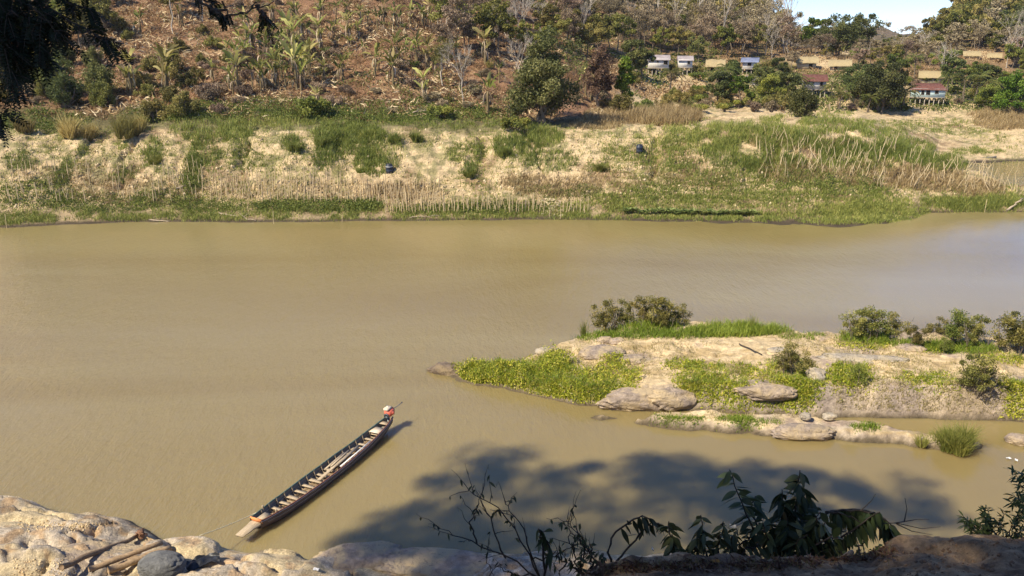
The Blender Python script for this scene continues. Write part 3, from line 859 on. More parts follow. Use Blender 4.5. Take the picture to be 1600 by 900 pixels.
def palm_proto(key, seed, H, nf, L):
    r = RNG(seed); tb, cb = MB(), MB()
    top = np.array([r.normal() * .25, r.normal() * .25, H])
    tube(tb, curve((0, 0, -.3), top, 0, 8, .05, r), np.linspace(.2, .12, 8), 8)
    for k in range(nf):
        a = k * 2.4 + r.rand() * .4; up = r.uniform(-.1, 1.35); ll = L * r.uniform(.75, 1.1)
        t = np.linspace(0, 1, 14)
        ang = up - (1.3 + .5 * r.rand()) * t ** 1.2
        dx = np.cumsum(np.cos(ang)) / 14 * ll; dz = np.cumsum(np.sin(ang)) / 14 * ll
        h = np.array([math.cos(a), math.sin(a), 0]); sd = np.array([-h[1], h[0], 0])
        path = top + h * dx[:, None] + np.array([0, 0, 1.]) * dz[:, None]
        tube(cb, path, np.linspace(.035, .008, 14), 3, .8, cap=False)
        tint = np.clip(.45 + r.normal(0, .25), 0, 1)
        q = np.repeat(np.arange(2, 14), 2)
        for s_ in (-1, 1):
            P0 = path[q] + r.normal(0, .03, (len(q), 3))
            ln = ll * .24 * np.sin(np.pi * np.clip(q / 14 * .85 + .12, 0, 1))
            D = unit(sd * s_ + h * .45 + np.array([0, 0, -.55]) + r.normal(0, .12, (len(q), 3)))
            tip = P0 + D * ln[:, None]
            wd = h * .07
            v = np.stack([P0 - wd, P0 + wd, tip], 1).reshape(-1, 3)
            cb.add(v, np.arange(len(v)).reshape(-1, 3), tint)
    PROTO[key] = [('trunk', tb.mesh('trunk', M['bark'])), ('crown', cb.mesh('crown', M['palm']))]


def tuft_proto(key, seed, n, R, H, W, mat, lean=.7, wind=(0, 0), clumps=7):
    r = RNG(seed); mb = MB()
    for k in range(clumps):
        c = np.array([r.normal() * R * .7, r.normal() * R * .5, -.05]); hh = H * r.uniform(.45, 1.15); m = int(n / clumps * r.uniform(.4, 1.6)); rc = R * r.uniform(.15, .4)
        a = r.rand(m) * 6.283; q = rc * r.rand(m) ** .5
        d = np.stack([np.cos(a) * q, np.sin(a) * q, 0 * a], 1)
        blades(mb, c + d, hh, W, r, lean=lean * .6, wind=wind, tint=np.clip(r.uniform(.25, .65) + r.normal(0, .18, m), 0, 1))
        v = mb.v[-1].reshape(-1, 5, 3)
        o = d / max(rc, .01) * lean * hh * .5; o[:, 2] = 0
        v[:, 2:4] += o[:, None] * .35; v[:, 4] += o
        v[:, 2:] += r.normal(0, .05 * H, (m, 1, 3)) * [1, 1, .6]
    PROTO[key] = [(None, mb.mesh(key, M[mat]))]


for k in range(4):
    tree_proto('olive%d' % k, 200 + k, 7 + k, 2.6 + .4 * k, 4.6 + .5 * k, .16, 5200, .34, .2, 'olive', clumps=30)
    tree_proto('dry%d' % k, 210 + k, 7.5 + k, 2.5 + .35 * k, 4.8 + .6 * k, .15, 3000, .3, .17, 'dry', clumps=30, spread=.28)
    tree_proto('green%d' % k, 220 + k, 7 + k, 2.8 + .4 * k, 5 + .5 * k, .18, 5600, .36, .22, 'green', clumps=28)
    tree_proto('dark%d' % k, 230 + k, 6 + k, 2.7 + .4 * k, 4.4 + .7 * k, .2, 6000, .34, .21, 'dark', clumps=30)
for k in range(3):
    tree_proto('bright%d' % k, 240 + k, 5.5 + k, 2.2 + .3 * k, 4.2 + .7 * k, .15, 4800, .34, .22, 'bright', clumps=24)
    bare_proto('bare%d' % k, 250 + k, 9 + k, .10, spread=.40, depth=5, first=.42)
    bare_proto('thin%d' % k, 260 + k, 11 + 2 * k, .13, spread=.3, depth=3, leafy=5, lmat='olive', first=.7)
    bush_proto('bush%d' % k, 270 + k, 2.2, 1.6, 2200, .22, .13, 'olive')
    bush_proto('tallbush%d' % k, 275 + k, 4.2, 2.1, 6000, .26, .14, ['dark', 'olive', 'green'][k], clumps=26)
    bush_proto('drybush%d' % k, 280 + k, 1.8, 1.5, 1800, .24, .10, 'dry')
    bush_proto('greenbush%d' % k, 290 + k, 1.6, 1.5, 2200, .22, .14, 'green')
    palm_proto('palm%d' % k, 300 + k, 3.2 + 1.1 * k, 16, 3.2)
for k in range(6):
    banana_proto('banana%d' % k, 310 + k, 3.6 + .5 * k, 8 + k % 3, .25 + .1 * k, 4 + k % 4, 1 + (k % 3))
tuft_proto('tuft0', 330, 900, .7, 1.25, .05, 'grass', lean=1.0)
tuft_proto('tuft1', 331, 700, .6, 1.0, .05, 'grass', lean=.8)
tuft_proto('reed0', 332, 800, .8, 2.6, .06, 'reed', lean=.7)
tuft_proto('reed1', 333, 700, .7, 2.2, .06, 'reed', lean=.6, wind=(.2, 0))
tree_proto('bigbush', 340, 11.5, 5.0, 11.0, .28, 22000, .30, .2, 'bigbush', base=.08, clumps=80, spread=.25, stems=3)
tree_proto('purple', 341, 10.0, 2.5, 8.6, .22, 11000, .28, .18, 'purple', base=.1, clumps=46, spread=.36)
tree_proto('column', 342, 8.8, 1.15, 8.2, .15, 5600, .34, .24, 'bright', base=.06, clumps=30, spread=.55)
tree_proto('greyleaf', 343, 8.5, 2.4, 4.6, .14, 2600, .24, .13, 'olive', bark='pale_bark', clumps=34, spread=.3, lean=1.0)
tree_proto('grove0', 344, 8.5, 4.2, 8.0, .25, 13000, .34, .22, 'dark', base=.1, clumps=48, spread=.28, stems=2)
tree_proto('grove1', 345, 7.5, 4.0, 7.2, .25, 12000, .34, .22, 'green', base=.1, clumps=46, spread=.28, stems=2)
tree_proto('grove2', 346, 8.0, 4.0, 7.6, .25, 12000, .34, .22, 'bright', base=.1, clumps=46, spread=.28, stems=2)
for k in range(4):
    tree_proto('isbush%d' % k, 350 + k, 1.7, .8, 1.6, .03, 2600, .10, .045, ['olive', 'green', 'olive', 'olive'][k], base=.05, clumps=22, spread=.34, stems=3)

HITS = {'far': FAR, 'isl': ISLAND, 'near': NEAR}


def plant(key, P, name, label, cat, group=None, s=1.0, rz=None, tilt=0, rng=RNG(5), sz=None):
    rz = rng.rand() * 6.283 if rz is None else rz
    parts = PROTO[key]
    sc = (s, s, sz or s)
    if parts[0][0] is None:
        o = link(name, parts[0][1], None, P, (tilt, 0, rz), sc)
    else:
        o = link(name, None, None, P, (tilt, 0, rz), sc)
        for pn, me in parts:
            link(pn, me, o)
    return tag(o, label, cat, group)


def far_plant(key, px, py, *a, **k):
    P = FAR.hit(px, py)[0]
    if np.isnan(P).any():
        return None
    return plant(key, P, *a, **k)

# ------------------------------------------------------------------ vegetation of the far bank
R2 = RNG(11)


def disc(n, cx, cy, rx, ry, rng):
    a = rng.rand(n) * 6.283; q = np.sqrt(rng.rand(n))
    return cx + rx * q * np.cos(a), cy + ry * q * np.sin(a)


def clusters(field, px, py, m, rad_, rng):
    P = field.hit(px, py); P = P[~np.isnan(P[:, 0])]
    Q = np.repeat(P, m, 0)
    o = rng.normal(0, rad_, (len(Q), 2))
    Q[:, :2] += o
    Q[:, 2] = field.at(Q[:, 0], Q[:, 1]) - .04
    return P, Q


GR, DG, UG, LT = MB(), MB(), MB(), MB()
# green patches on the cut bank: centre, radii (photo), tufts, blade height, brightness
for cx, cy, rx, ry, n, h, tn in (
        (545, 212, 52, 16, 420, 1.0, .42), (520, 232, 26, 18, 160, .9, .35), (590, 235, 40, 30, 260, .9, .45), (585, 262, 18, 12, 90, .7, .3), (575, 250, 20, 18, 90, .8, .3),
        (458, 226, 16, 13, 90, .8, .4), (505, 252, 14, 10, 60, .7, .3), (330, 205, 62, 16, 320, .9, .55), (370, 215, 22, 12, 100, .8, .5), (320, 240, 22, 22, 120, .8, .35),
        (300, 268, 12, 26, 110, .8, .3), (240, 238, 14, 18, 90, .8, .4), (190, 232, 10, 9, 40, .5, .6), (128, 235, 8, 6, 30, .5, .6), (30, 252, 22, 14, 80, .6, .35), (95, 275, 14, 14, 50, .6, .3),
        (105, 270, 10, 20, 40, .6, .3), (192, 275, 16, 10, 60, .6, .3), (380, 250, 40, 16, 140, .5, .45), (430, 190, 60, 10, 300, .6, .7), (560, 188, 90, 9, 380, .5, .5), (700, 192, 90, 8, 320, .5, .45),
        (730, 240, 30, 14, 150, .6, .5), (790, 230, 18, 16, 120, .9, .4), (735, 268, 14, 12, 60, .7, .3), (840, 214, 36, 16, 260, 1.0, .5), (820, 240, 22, 14, 120, .8, .35), (860, 252, 40, 16, 160, .6, .35),
        (930, 262, 20, 8, 60, .5, .4), (975, 238, 30, 14, 110, .6, .5), (1040, 250, 40, 18, 200, .7, .45), (1080, 215, 80, 22, 620, .8, .6), (1170, 215, 90, 22, 800, .8, .6), (1260, 205, 100, 22, 900, .8, .5),
        (1340, 225, 70, 22, 700, 1.0, .38), (1290, 235, 100, 22, 900, 1.0, .38), (1200, 240, 100, 22, 700, .9, .42), (1420, 235, 40, 16, 360, 1.1, .35), (1470, 255, 40, 12, 300, 1.1, .33), (1380, 250, 50, 22, 300, .9, .38),
        (1250, 262, 90, 14, 320, .7, .4), (1120, 265, 60, 12, 180, .7, .35), (1160, 290, 120, 20, 420, .5, .5), (1060, 290, 90, 18, 260, .5, .45), (960, 300, 60, 14, 160, .4, .5),
        (1330, 300, 60, 14, 280, .5, .55), (1340, 330, 70, 14, 620, .5, .72), (1290, 340, 60, 8, 240, .4, .6), (1380, 322, 50, 14, 340, .5, .6), (1010, 312, 80, 12, 380, .5, .6), (1180, 312, 110, 12, 460, .5, .55),
        (935, 325, 50, 8, 220, .45, .65), (1540, 320, 60, 9, 520, .7, .5), (1480, 318, 30, 8, 200, .6, .5), (1570, 312, 30, 8, 160, .6, .6),
        (1390, 195, 60, 6, 240, .5, .5), (1470, 192, 60, 6, 200, .5, .45), (1300, 190, 60, 5, 200, .5, .5), (1420, 205, 50, 6, 200, .5, .4), (1500, 205, 44, 6, 180, .4, .4), (1520, 236, 44, 5, 220, .5, .45), (1560, 215, 20, 5, 60, .4, .35),
        (1230, 185, 40, 6, 160, .6, .6), (1300, 178, 30, 5, 120, .6, .55), (1080, 188, 30, 5, 100, .5, .5)):
    px, py = disc(int(n * (.7 if cx > 1000 else .85)), cx, cy, rx * 1.1, ry * 1.1, R2)
    k = fbm(px * .03, py * .08, 410, 3) > -.16
    P, Q = clusters(FAR, px[k], py[k], 10, .24, R2)
    t = np.clip(np.repeat(R2.normal(tn, .15, len(P)), 10) + R2.normal(0, .15, len(Q)), 0, 1)
    blades(GR, Q, h * R2.uniform(.55, 1.1, len(Q)), .055, R2, .8, tint=t)
# thin patchy turf over the gentler parts of the bank
px = R2.uniform(-30, 1630, 9000); py = R2.uniform(200, 345, 9000)
k = fbm(px * .008, py * .025, 415, 4) + .10 * sstep(700, 1300, px) + .12 * sstep(285, 330, py) > .02
P, Q = clusters(FAR, px[k], py[k], 9, .3, R2)
blades(GR, Q, .34 * R2.uniform(.4, 1.2, len(Q)), .05, R2, 1.0, tint=np.clip(np.repeat(R2.normal(.6, .2, len(P)), 9) + R2.normal(0, .12, len(Q)), 0, 1))
# scattered weeds, strip of grass along the waterline
px = R2.uniform(-30, 1630, 5200); py = R2.uniform(205, 345, 5200)
k = fbm(px * .02, py * .05, 401, 3) > .02
P, Q = clusters(FAR, px[k], py[k], 7, .18, R2)
blades(GR, Q, .38 * R2.uniform(.5, 1.3, len(Q)), .05, R2, .9, tint=np.clip(np.repeat(R2.normal(.5, .2, len(P)), 7), 0, 1))
px = R2.uniform(-30, 1450, 3400); shore = np.interp(px, [0, 100, 200, 400, 600, 850, 1000, 1200, 1300, 1400, 1450], [354, 349, 346, 346, 344, 342, 344, 349, 353, 350, 340])
py = shore - np.abs(R2.normal(6, 9, len(px))) - 2
k = fbm(px * .03, py * .12, 402, 3) > -.1
P, Q = clusters(FAR, px[k], py[k], 10, .2, R2)
blades(GR, Q, .36, .055, R2, .9, tint=np.clip(np.repeat(R2.normal(.58, .18, len(P)), 10), 0, 1))
# low leafy weeds (left of the bank, foot of the slope, leafy bean rows)
for cx, cy, rx, ry, n, h in ((60, 305, 70, 22, 420, .35), (160, 318, 90, 14, 420, .3), (260, 312, 60, 14, 300, .35), (330, 322, 60, 10, 240, .3), (300, 285, 20, 16, 160, .6), (495, 323, 100, 9, 700, .5), (570, 322, 30, 9, 200, .45), (700, 328, 90, 8, 240, .3), (780, 326, 80, 10, 340, .5),
                             (1150, 300, 160, 20, 420, .3), (1240, 280, 60, 12, 200, .4), (1330, 290, 60, 18, 260, .4), (880, 300, 60, 10, 140, .25)):
    px, py = disc(n, cx, cy, rx, ry, R2)
    P, Q = clusters(FAR, px, py, 10, .25, R2)
    Q[:, 2] += R2.rand(len(Q)) * h
    leaves(UG, Q, .17, .11, R2, tint=np.clip(np.repeat(R2.normal(.5, .18, len(P)), 10) + R2.normal(0, .15, len(Q)), 0, 1), d=R2.normal(0, 1, (len(Q), 3)) + [0, 0, .4])
for cx, cy, rx, ry, n, h in ((480, 178, 90, 10, 600, .8), (600, 182, 110, 9, 700, .7), (720, 178, 80, 10, 500, .7), (340, 175, 80, 14, 500, .8), (560, 165, 110, 8, 300, .5), (430, 160, 60, 8, 200, .6), (250, 180, 60, 12, 300, .8), (60, 190, 80, 16, 460, .8), (680, 160, 50, 8, 160, .5)):
    px, py = disc(n, cx, cy, rx, ry, R2)
    P, Q = clusters(FAR, px, py, 14, .4, R2)
    Q[:, 2] += R2.rand(len(Q)) * h * np.repeat(R2.rand(len(P)), 14)
    leaves(UG, Q, .22, .13, R2, tint=np.clip(np.repeat(R2.normal(.42, .2, len(P)), 14) + R2.normal(0, .15, len(Q)), 0, 1), d=R2.normal(0, 1, (len(Q), 3)) + [0, 0, .4])
# dry grass and straw on the bank
for cx, cy, rx, ry, n, h in ((1040, 185, 55, 12, 800, 1.6), (960, 183, 50, 12, 420, .9), (930, 195, 40, 8, 160, .6), (870, 295, 70, 16, 260, .5), (820, 285, 40, 12, 160, .45), (980, 280, 90, 14, 240, .4), (1100, 280, 70, 14, 180, .4), (1370, 275, 70, 20, 420, .6), (1450, 280, 60, 18, 420, .7), (1530, 295, 40, 12, 240, .6), (1240, 270, 60, 18, 300, .6),
                             (500, 300, 170, 14, 300, .4), (640, 300, 60, 14, 200, .4), (220, 300, 120, 22, 420, .45), (120, 275, 100, 20, 240, .4), (1570, 190, 50, 14, 420, 1.3), (1560, 180, 50, 8, 200, 1.1), (1250, 225, 80, 12, 160, .8)):
    px, py = disc(n, cx, cy, rx, ry, R2)
    P, Q = clusters(FAR, px, py, 9, .25, R2)
    blades(DG, Q, h * R2.uniform(.5, 1.2, len(Q)), .05, R2, .7, tint=np.clip(np.repeat(R2.normal(.45, .2, len(P)), 9) + R2.normal(0, .15, len(Q)), 0, 1), wind=(.12, 0))
# dead brush, fallen leaves and straw over the cleared slope
px = R2.uniform(-40, 960, 15000); py = 190 - 230 * R2.rand(15000) ** .8
k = fbm(px * .015, py * .03, 403, 3) > -.2
P, Q = clusters(FAR, px[k], py[k], 12, .45, R2)
hump = np.maximum(fbm(P[:, 0] * .35, P[:, 1] * .35, 404, 3), -.1) + .12
Q[:, 2] += R2.rand(len(Q)) * 1.5 * np.repeat(hump, 12)
tt = np.repeat(R2.beta(1.6, 2.6, len(P)), 12) * .9 + R2.normal(0, .12, len(Q))
leaves(LT, Q, R2.uniform(.2, .8, len(Q)), .10, R2, tint=np.clip(tt, 0, 1), d=R2.normal(0, 1, (len(Q), 3)) * [1, 1, .7])
px = R2.uniform(-40, 960, 9000); py = 185 - 225 * R2.rand(9000) ** .85
k = fbm(px * .02, py * .04, 407, 3) > -.05
P, Q = clusters(FAR, px[k], py[k], 3, .5, R2)
Q[:, 2] += R2.rand(len(Q)) * .5
leaves(LT, Q, R2.uniform(.6, 1.6, len(Q)), .16, R2, tint=np.clip(R2.normal(.82, .2, len(Q)), 0, 1), d=R2.normal(0, 1, (len(Q), 3)) * [1, 1, .6])
px = R2.uniform(-40, 960, 1500); py = 185 - 225 * R2.rand(1500)
k = fbm(px * .012, py * .03, 408, 3) > .03
P, Q = clusters(FAR, px[k], py[k], 26, .6, R2)
Q[:, 2] += R2.rand(len(Q)) * 1.3 * np.repeat(R2.rand(len(P)), 26)
leaves(UG, Q, .3, .14, R2, tint=np.clip(np.repeat(R2.normal(.3, .2, len(P)), 26) + R2.normal(0, .15, len(Q)), 0, 1))
# dry scrub between the forest trees and around the houses
px = R2.uniform(880, 1640, 7000); py = R2.uniform(20, 175, 7000)
P, Q = clusters(FAR, px, py, 10, .9, R2)
k = np.repeat((P[:, 1] > 150) & (fbm(P[:, 0] * .08, P[:, 1] * .08, 405, 3) > -.12), 10)
pt = np.repeat(fbm(P[:, 0] * .05, P[:, 1] * .05, 406, 3), 10)
Q[:, 2] += R2.rand(len(Q)) * 1.6 * np.repeat(R2.rand(len(P)), 10)
dry = k & (pt > -.05); gre = k & (pt <= -.05)
leaves(LT, Q[dry], .55, .2, R2, tint=np.clip(R2.normal(.45, .2, dry.sum()), 0, 1))
leaves(UG, Q[gre], .5, .25, R2, tint=np.clip(R2.normal(.35, .2, gre.sum()), 0, 1))
M['weeds'] = leaf_mat('low_weeds', [(0, (.055, .075, .014)), (.5, (.14, .165, .032)), (1, (.29, .28, .06))])
tag(obj('grass', GR, M['grass']), kind='stuff')
tag(obj('dry_grass', DG, M['drygrass']), kind='stuff')
tag(obj('undergrowth', UG, M['weeds']), kind='stuff')
tag(obj('leaf_litter', LT, M['litter']), kind='stuff')

# crumbled soil lying on the cut bank
r = RNG(88); CL = MB()
px = r.uniform(-30, 1600, 9000); py = r.uniform(200, 335, 9000)
k = fbm(px * .012, py * .03, 409, 3) > -.12
P = FAR.hit(px[k], py[k]); P = P[~np.isnan(P[:, 0])]
P = P[P[:, 2] > 1.0]
sz = .04 + .16 * r.rand(len(P)) ** 3
octa = np.array([[1, 0, 0], [-1, 0, 0], [0, 1, 0], [0, -1, 0], [0, 0, 1], [0, 0, -1.]])
V = P[:, None] + octa[None] * sz[:, None, None] * r.uniform(.6, 1.3, (len(P), 6, 1))
fa = np.array([[0, 2, 4], [2, 1, 4], [1, 3, 4], [3, 0, 4], [2, 0, 5], [1, 2, 5], [3, 1, 5], [0, 3, 5]])
CL.add(V.reshape(-1, 3), (np.arange(len(P))[:, None, None] * 6 + fa[None]).reshape(-1, 3), np.repeat(r.rand(len(P)), 6))
M['clod'] = leaf_mat('soil_clods', [(0, (.30, .21, .11)), (.5, (.55, .42, .24)), (1, (.64, .52, .33))], trans=0, rough=.95, vary=0, hue=0)
tag(obj('soil_clods', CL, M['clod']), kind='stuff')

# ---- prominent trees and bushes
for key, px, py, s, name, label, cat in (
        ('bigbush', 845, 196, 1.0, 'bushy_tree', 'broad dense olive bushy tree at the slope foot, beside a brown withered tree', 'tree'),
        ('purple', 935, 172, 1.0, 'withered_tree', 'tall withered purplish brown tree between the broad olive bush and the narrow bright green tree', 'tree'),
        ('column', 974, 168, 1.0, 'narrow_tree', 'narrow bright green tree hugging the withered brown one', 'tree'),
        ('greyleaf', 690, 136, .85, 'leaning_tree', 'small grey green tree with a leaning pale trunk on the brown slope', 'tree'),
        ('bare1', 795, 84, .9, 'bare_tree', 'white trunked tree with forked bare limbs above the broad olive bush', 'tree'),
        ('thin0', 684, 42, .8, 'slender_tree', 'slender pale trunk at the top edge, left of a close pair', 'tree'),
        ('thin1', 696, 40, .8, 'slender_tree', 'straight whitish trunk at the top edge, nearest the dark shade tree', 'tree'),
        ('thin2', 714, 46, .6, 'slender_tree', 'short forked pale trunk at the top edge, right of a close pair', 'tree'),
        ('thin2', 1026, 62, 1.1, 'white_trunk_tree', 'tall straight white trunk rising from the hillside above the first white stilt house', 'tree'),
        ('green2', 1054, 70, .9, 'leafy_tree', 'leafy green tree just right of the tall white trunk', 'tree'),
        ('bright1', 1154, 170, 1.05, 'round_tree', 'round yellow green tree on the earth bank below the houses', 'tree'),
        ('tallbush0', 1253, 182, 1.0, 'round_bush_tree', 'round grey green bush tree in front of the rust roofed white house', 'tree'),
        ('grove0', 1372, 176, 1.15, 'shade_tree', 'dense dark shade tree left of the turquoise stilt house', 'tree'),
        ('grove0', 1340, 160, .9, 'shade_tree', 'dark tree behind the palms, between the straw roofs and the big shade tree', 'tree'),
        ('grove1', 1206, 160, .75, 'shade_tree', 'green tree standing left of the rust roofed white house', 'tree'),
        ('dark2', 1190, 150, .8, 'shade_tree', 'dark tree just below the blue roofed house', 'tree'),
        ('dark0', 1146, 124, .7, 'shade_tree', 'dark round crown between the straw roof and the blue roof', 'tree'),
        ('dark3', 1090, 98, .7, 'shade_tree', 'brown green tree crown behind the second white house', 'tree'),
        ('grove2', 1585, 178, 1.0, 'leafy_tree', 'big bright green leafy tree at the right edge above the reeds', 'tree'),
        ('grove1', 1545, 172, .7, 'leafy_tree', 'green tree between the palms and the big bright leafy tree', 'tree'),
        ('bright2', 1268, 84, 1.3, 'ridge_tree', 'bright green broad tree on the skyline ridge', 'tree'),
        ('grove0', 1306, 88, 1.2, 'ridge_tree', 'dark green broad tree on the skyline ridge beside the bright one', 'tree'),
        ('dark3', 1338, 88, 1.25, 'ridge_tree', 'dark feathery tree marking the right end of the near ridge', 'tree'),
        ('thin1', 1232, 84, 1.1, 'ridge_tree', 'tall thin dark tree at the left end of the skyline gap', 'tree'),
        ('bare0', 1472, 130, 1.0, 'bare_tree', 'pale leaning bare tree behind the turquoise stilt house', 'tree'),
        ('bare2', 1572, 106, 1.2, 'bare_tree', 'grey leafless tree before the far right hillside, left of its twin', 'tree'),
        ('bare1', 1592, 106, 1.15, 'bare_tree', 'grey leafless tree touching the right edge below the hill', 'tree'),
        ('greenbush0', 805, 205, 1.2, 'shrub', 'bright green shrub at the left foot of the broad olive bush', 'shrub'),
        ('greenbush1', 1010, 176, 1.2, 'shrub', 'green shrub on bare earth right of the narrow bright tree', 'shrub'),
        ('bush1', 975, 178, 1.3, 'shrub', 'olive shrub at the foot of the narrow bright green tree', 'shrub'),
        ('tallbush0', 105, 168, 1.0, 'shrub', 'dark green tangled shrub at the far left slope foot', 'shrub'),
        ('tallbush0', 92, 150, 1.3, 'shrub', 'tall dark shrub behind the tangle at the far left slope foot', 'shrub'),
        ('tallbush1', 160, 168, .8, 'shrub', 'thin olive shrub between the dark tangle and the reed clumps', 'shrub'),
        ('greenbush2', 485, 182, 1.6, 'shrub', 'bright green mound shrub with a dark hollow at the slope foot', 'shrub'),
        ('greenbush0', 690, 186, 1.2, 'shrub', 'low green mound shrub beside the fallen white branch', 'shrub'),
        ('bush2', 245, 188, 1.3, 'shrub', 'olive shrub right of the big yellow reed clump', 'shrub'),
        ('bush0', 290, 180, 1.3, 'shrub', 'olive shrub midway between the reed clump and the slope foot mound', 'shrub')):
    far_plant(key, px, py, name, label, cat, s=s, rng=R2)

for key, px, py, s, label in (
        ('palm1', 1236, 156, 1.0, 'feathery palm left of the rust roofed white house'), ('palm0', 1252, 152, .9, 'second palm, tucked against the rust roofed white house'),
        ('palm1', 1320, 148, 1.1, 'tall palm just right of the rust roofed white house'), ('palm0', 1300, 158, .9, 'small palm on the pale earth below the straw roofs'),
        ('palm0', 1345, 152, 1.0, 'drooping yellowish palm left of the big dark shade tree'), ('palm2', 1428, 120, .8, 'palm crown above the straw roof by the turquoise house'),
        ('palm1', 1478, 150, .9, 'palm beside the right end of the turquoise stilt house'), ('palm1', 1505, 160, 1.15, 'leftmost of the palm grove right of the turquoise house'),
        ('palm2', 1522, 162, 1.0, 'tallest of the palm grove right of the turquoise house'), ('palm1', 1540, 164, 1.1, 'rightmost of the palm grove with arching fronds'),
        ('palm0', 1410, 172, 1.1, 'low spreading palm in front of the big dark shade tree'), ('palm0', 1355, 175, .8, 'yellowish little palm at the foot of the big dark shade tree'),
        ('palm1', 1045, 150, 1.0, 'palm on the pale slope below the first white house'), ('palm0', 1118, 150, 1.1, 'palm left of the round yellow green tree'), ('palm1', 1135, 142, 1.0, 'taller palm just behind the round yellow green tree'), ('palm0', 1310, 172, .9, 'short palm with a bushy base on the earth bank')):
    far_plant(key, px, py, 'palm_tree', label, 'palm', 'palms around the village', s=s, rng=R2)

# banana plants: groups of look-alikes on the brown slope
def bananas(pts, label, lo=.95, hi=1.3):
    for k, (px, py) in enumerate(pts):
        far_plant('banana%d' % R2.randint(6), px, py, 'banana_plant', label, 'banana plant', 'banana plants on the cleared slope', s=R2.uniform(lo, hi), rng=R2)


RB = RNG(19)
bananas([(205, 148)], 'banana plant with big sunlit leaves over a dark stem, left of its pair', 1.2, 1.3)
bananas([(262, 145)], 'banana plant with upright leaves standing right of its sunlit pair', 1.2, 1.3)
bananas([(220, 52), (285, 40)], 'banana plant among scrub near the top left, above the sunlit pair')
bananas([(365, 115), (358, 140), (385, 62), (398, 80), (395, 140), (372, 150)], 'banana plant left of the thick grove on the brown slope')
bananas([(410, 140), (418, 100), (432, 135), (442, 125), (452, 80), (458, 112), (470, 130), (475, 62), (447, 140), (425, 120), (485, 120), (465, 140), (440, 90), (428, 75), (462, 95)], 'banana plant packed in the thick grove on the brown slope', .9, 1.25)
bananas([(500, 80), (507, 100), (520, 62), (545, 70), (550, 42), (575, 40), (590, 50), (600, 38), (620, 40), (632, 62), (640, 38), (660, 40), (672, 36), (500, 40), (525, 30)], 'banana plant in the loose top row of the brown slope', .8, 1.1)
bananas([(RB.uniform(330, 720), RB.uniform(20, 130)) for _ in range(34)], 'small scattered banana plant on the brown slope', .6, .95)
bananas([(535, 125)], 'solitary tall banana plant with brown skirt in mid slope', 1.1, 1.2)
bananas([(586, 120)], 'solitary banana plant with arching leaves in the middle of the slope', 1.1, 1.2)
bananas([(620, 100), (640, 105), (650, 95), (615, 135), (650, 130), (668, 110)], 'banana plant with yellowing leaves left of the leaning tree')
bananas([(663, 160)], 'low banana plant with dark leaves left of the leaning tree foot', .9, 1.0)
bananas([(762, 178)], 'banana plant with a big skirt of dead leaves beside the broad olive bush', 1.3, 1.4)
bananas([(758, 100), (780, 130), (735, 60)], 'banana plant with bowed leaves right of the leaning tree')
bananas([(915, 150), (925, 158), (908, 140)], 'yellowish banana plant squeezed between the broad olive bush and the withered tree', 1.0, 1.3)
bananas([(498, 175)], 'young banana plant rising from the green mound shrub', .6, .7)
bananas([(1310, 170), (1295, 178)], 'banana plant on the pale earth below the straw roofs', .8, 1.0)

# reed and grass clumps
for key, px, py, s, label in (
        ('reed0', 112, 214, 1.25, 'tall yellow reed clump over an eroded gully, left of the pair'), ('reed0', 140, 222, 1.1, 'yellow reed clump on the gully lip between two larger clumps'),
        ('reed1', 196, 214, 1.3, 'broad arching reed clump with a shaded right flank'), ('reed1', 218, 208, 1.2, 'green tinged reed clump in the shade of the arching one'), ('reed0', 40, 206, .9, 'small yellow reed clump at the far left of the bank')):
    far_plant(key, px, py, 'reed_clump', label, 'reed clump', s=s, rng=R2)
for key, px, py, s, label in (
        ('tuft0', 652, 222, 1.25, 'rounded dark grass tussock like a pom-pom on pale earth'), ('tuft0', 615, 222, 1.1, 'spiky green tussock left of the rounded pom-pom tussock'), ('tuft1', 504, 226, 1.2, 'dark tussock on the left end of the long green patch'),
        ('tuft1', 462, 234, 1.2, 'lone grass tussock left of the bare sandy scar'), ('tuft0', 790, 244, 1.1, 'green tussock on pale cracked earth, right of the scar'), ('tuft0', 733, 276, 1.0, 'small tussock on bare earth above the pale stalk rows'), ('tuft1', 566, 270, .9, 'small tussock left of the black drum'),
        ('tuft0', 242, 256, 1.0, 'green tussock on the eroded left bank'), ('tuft0', 940, 268, .9, 'wide flat tussock in the middle of the bare bank')):
    far_plant(key, px, py, 'grass_tussock', label, 'grass tussock', s=s * .85, rng=R2)

# trees of the hill forest, each one standing; look-alikes of one stretch share a label
MASS = {}


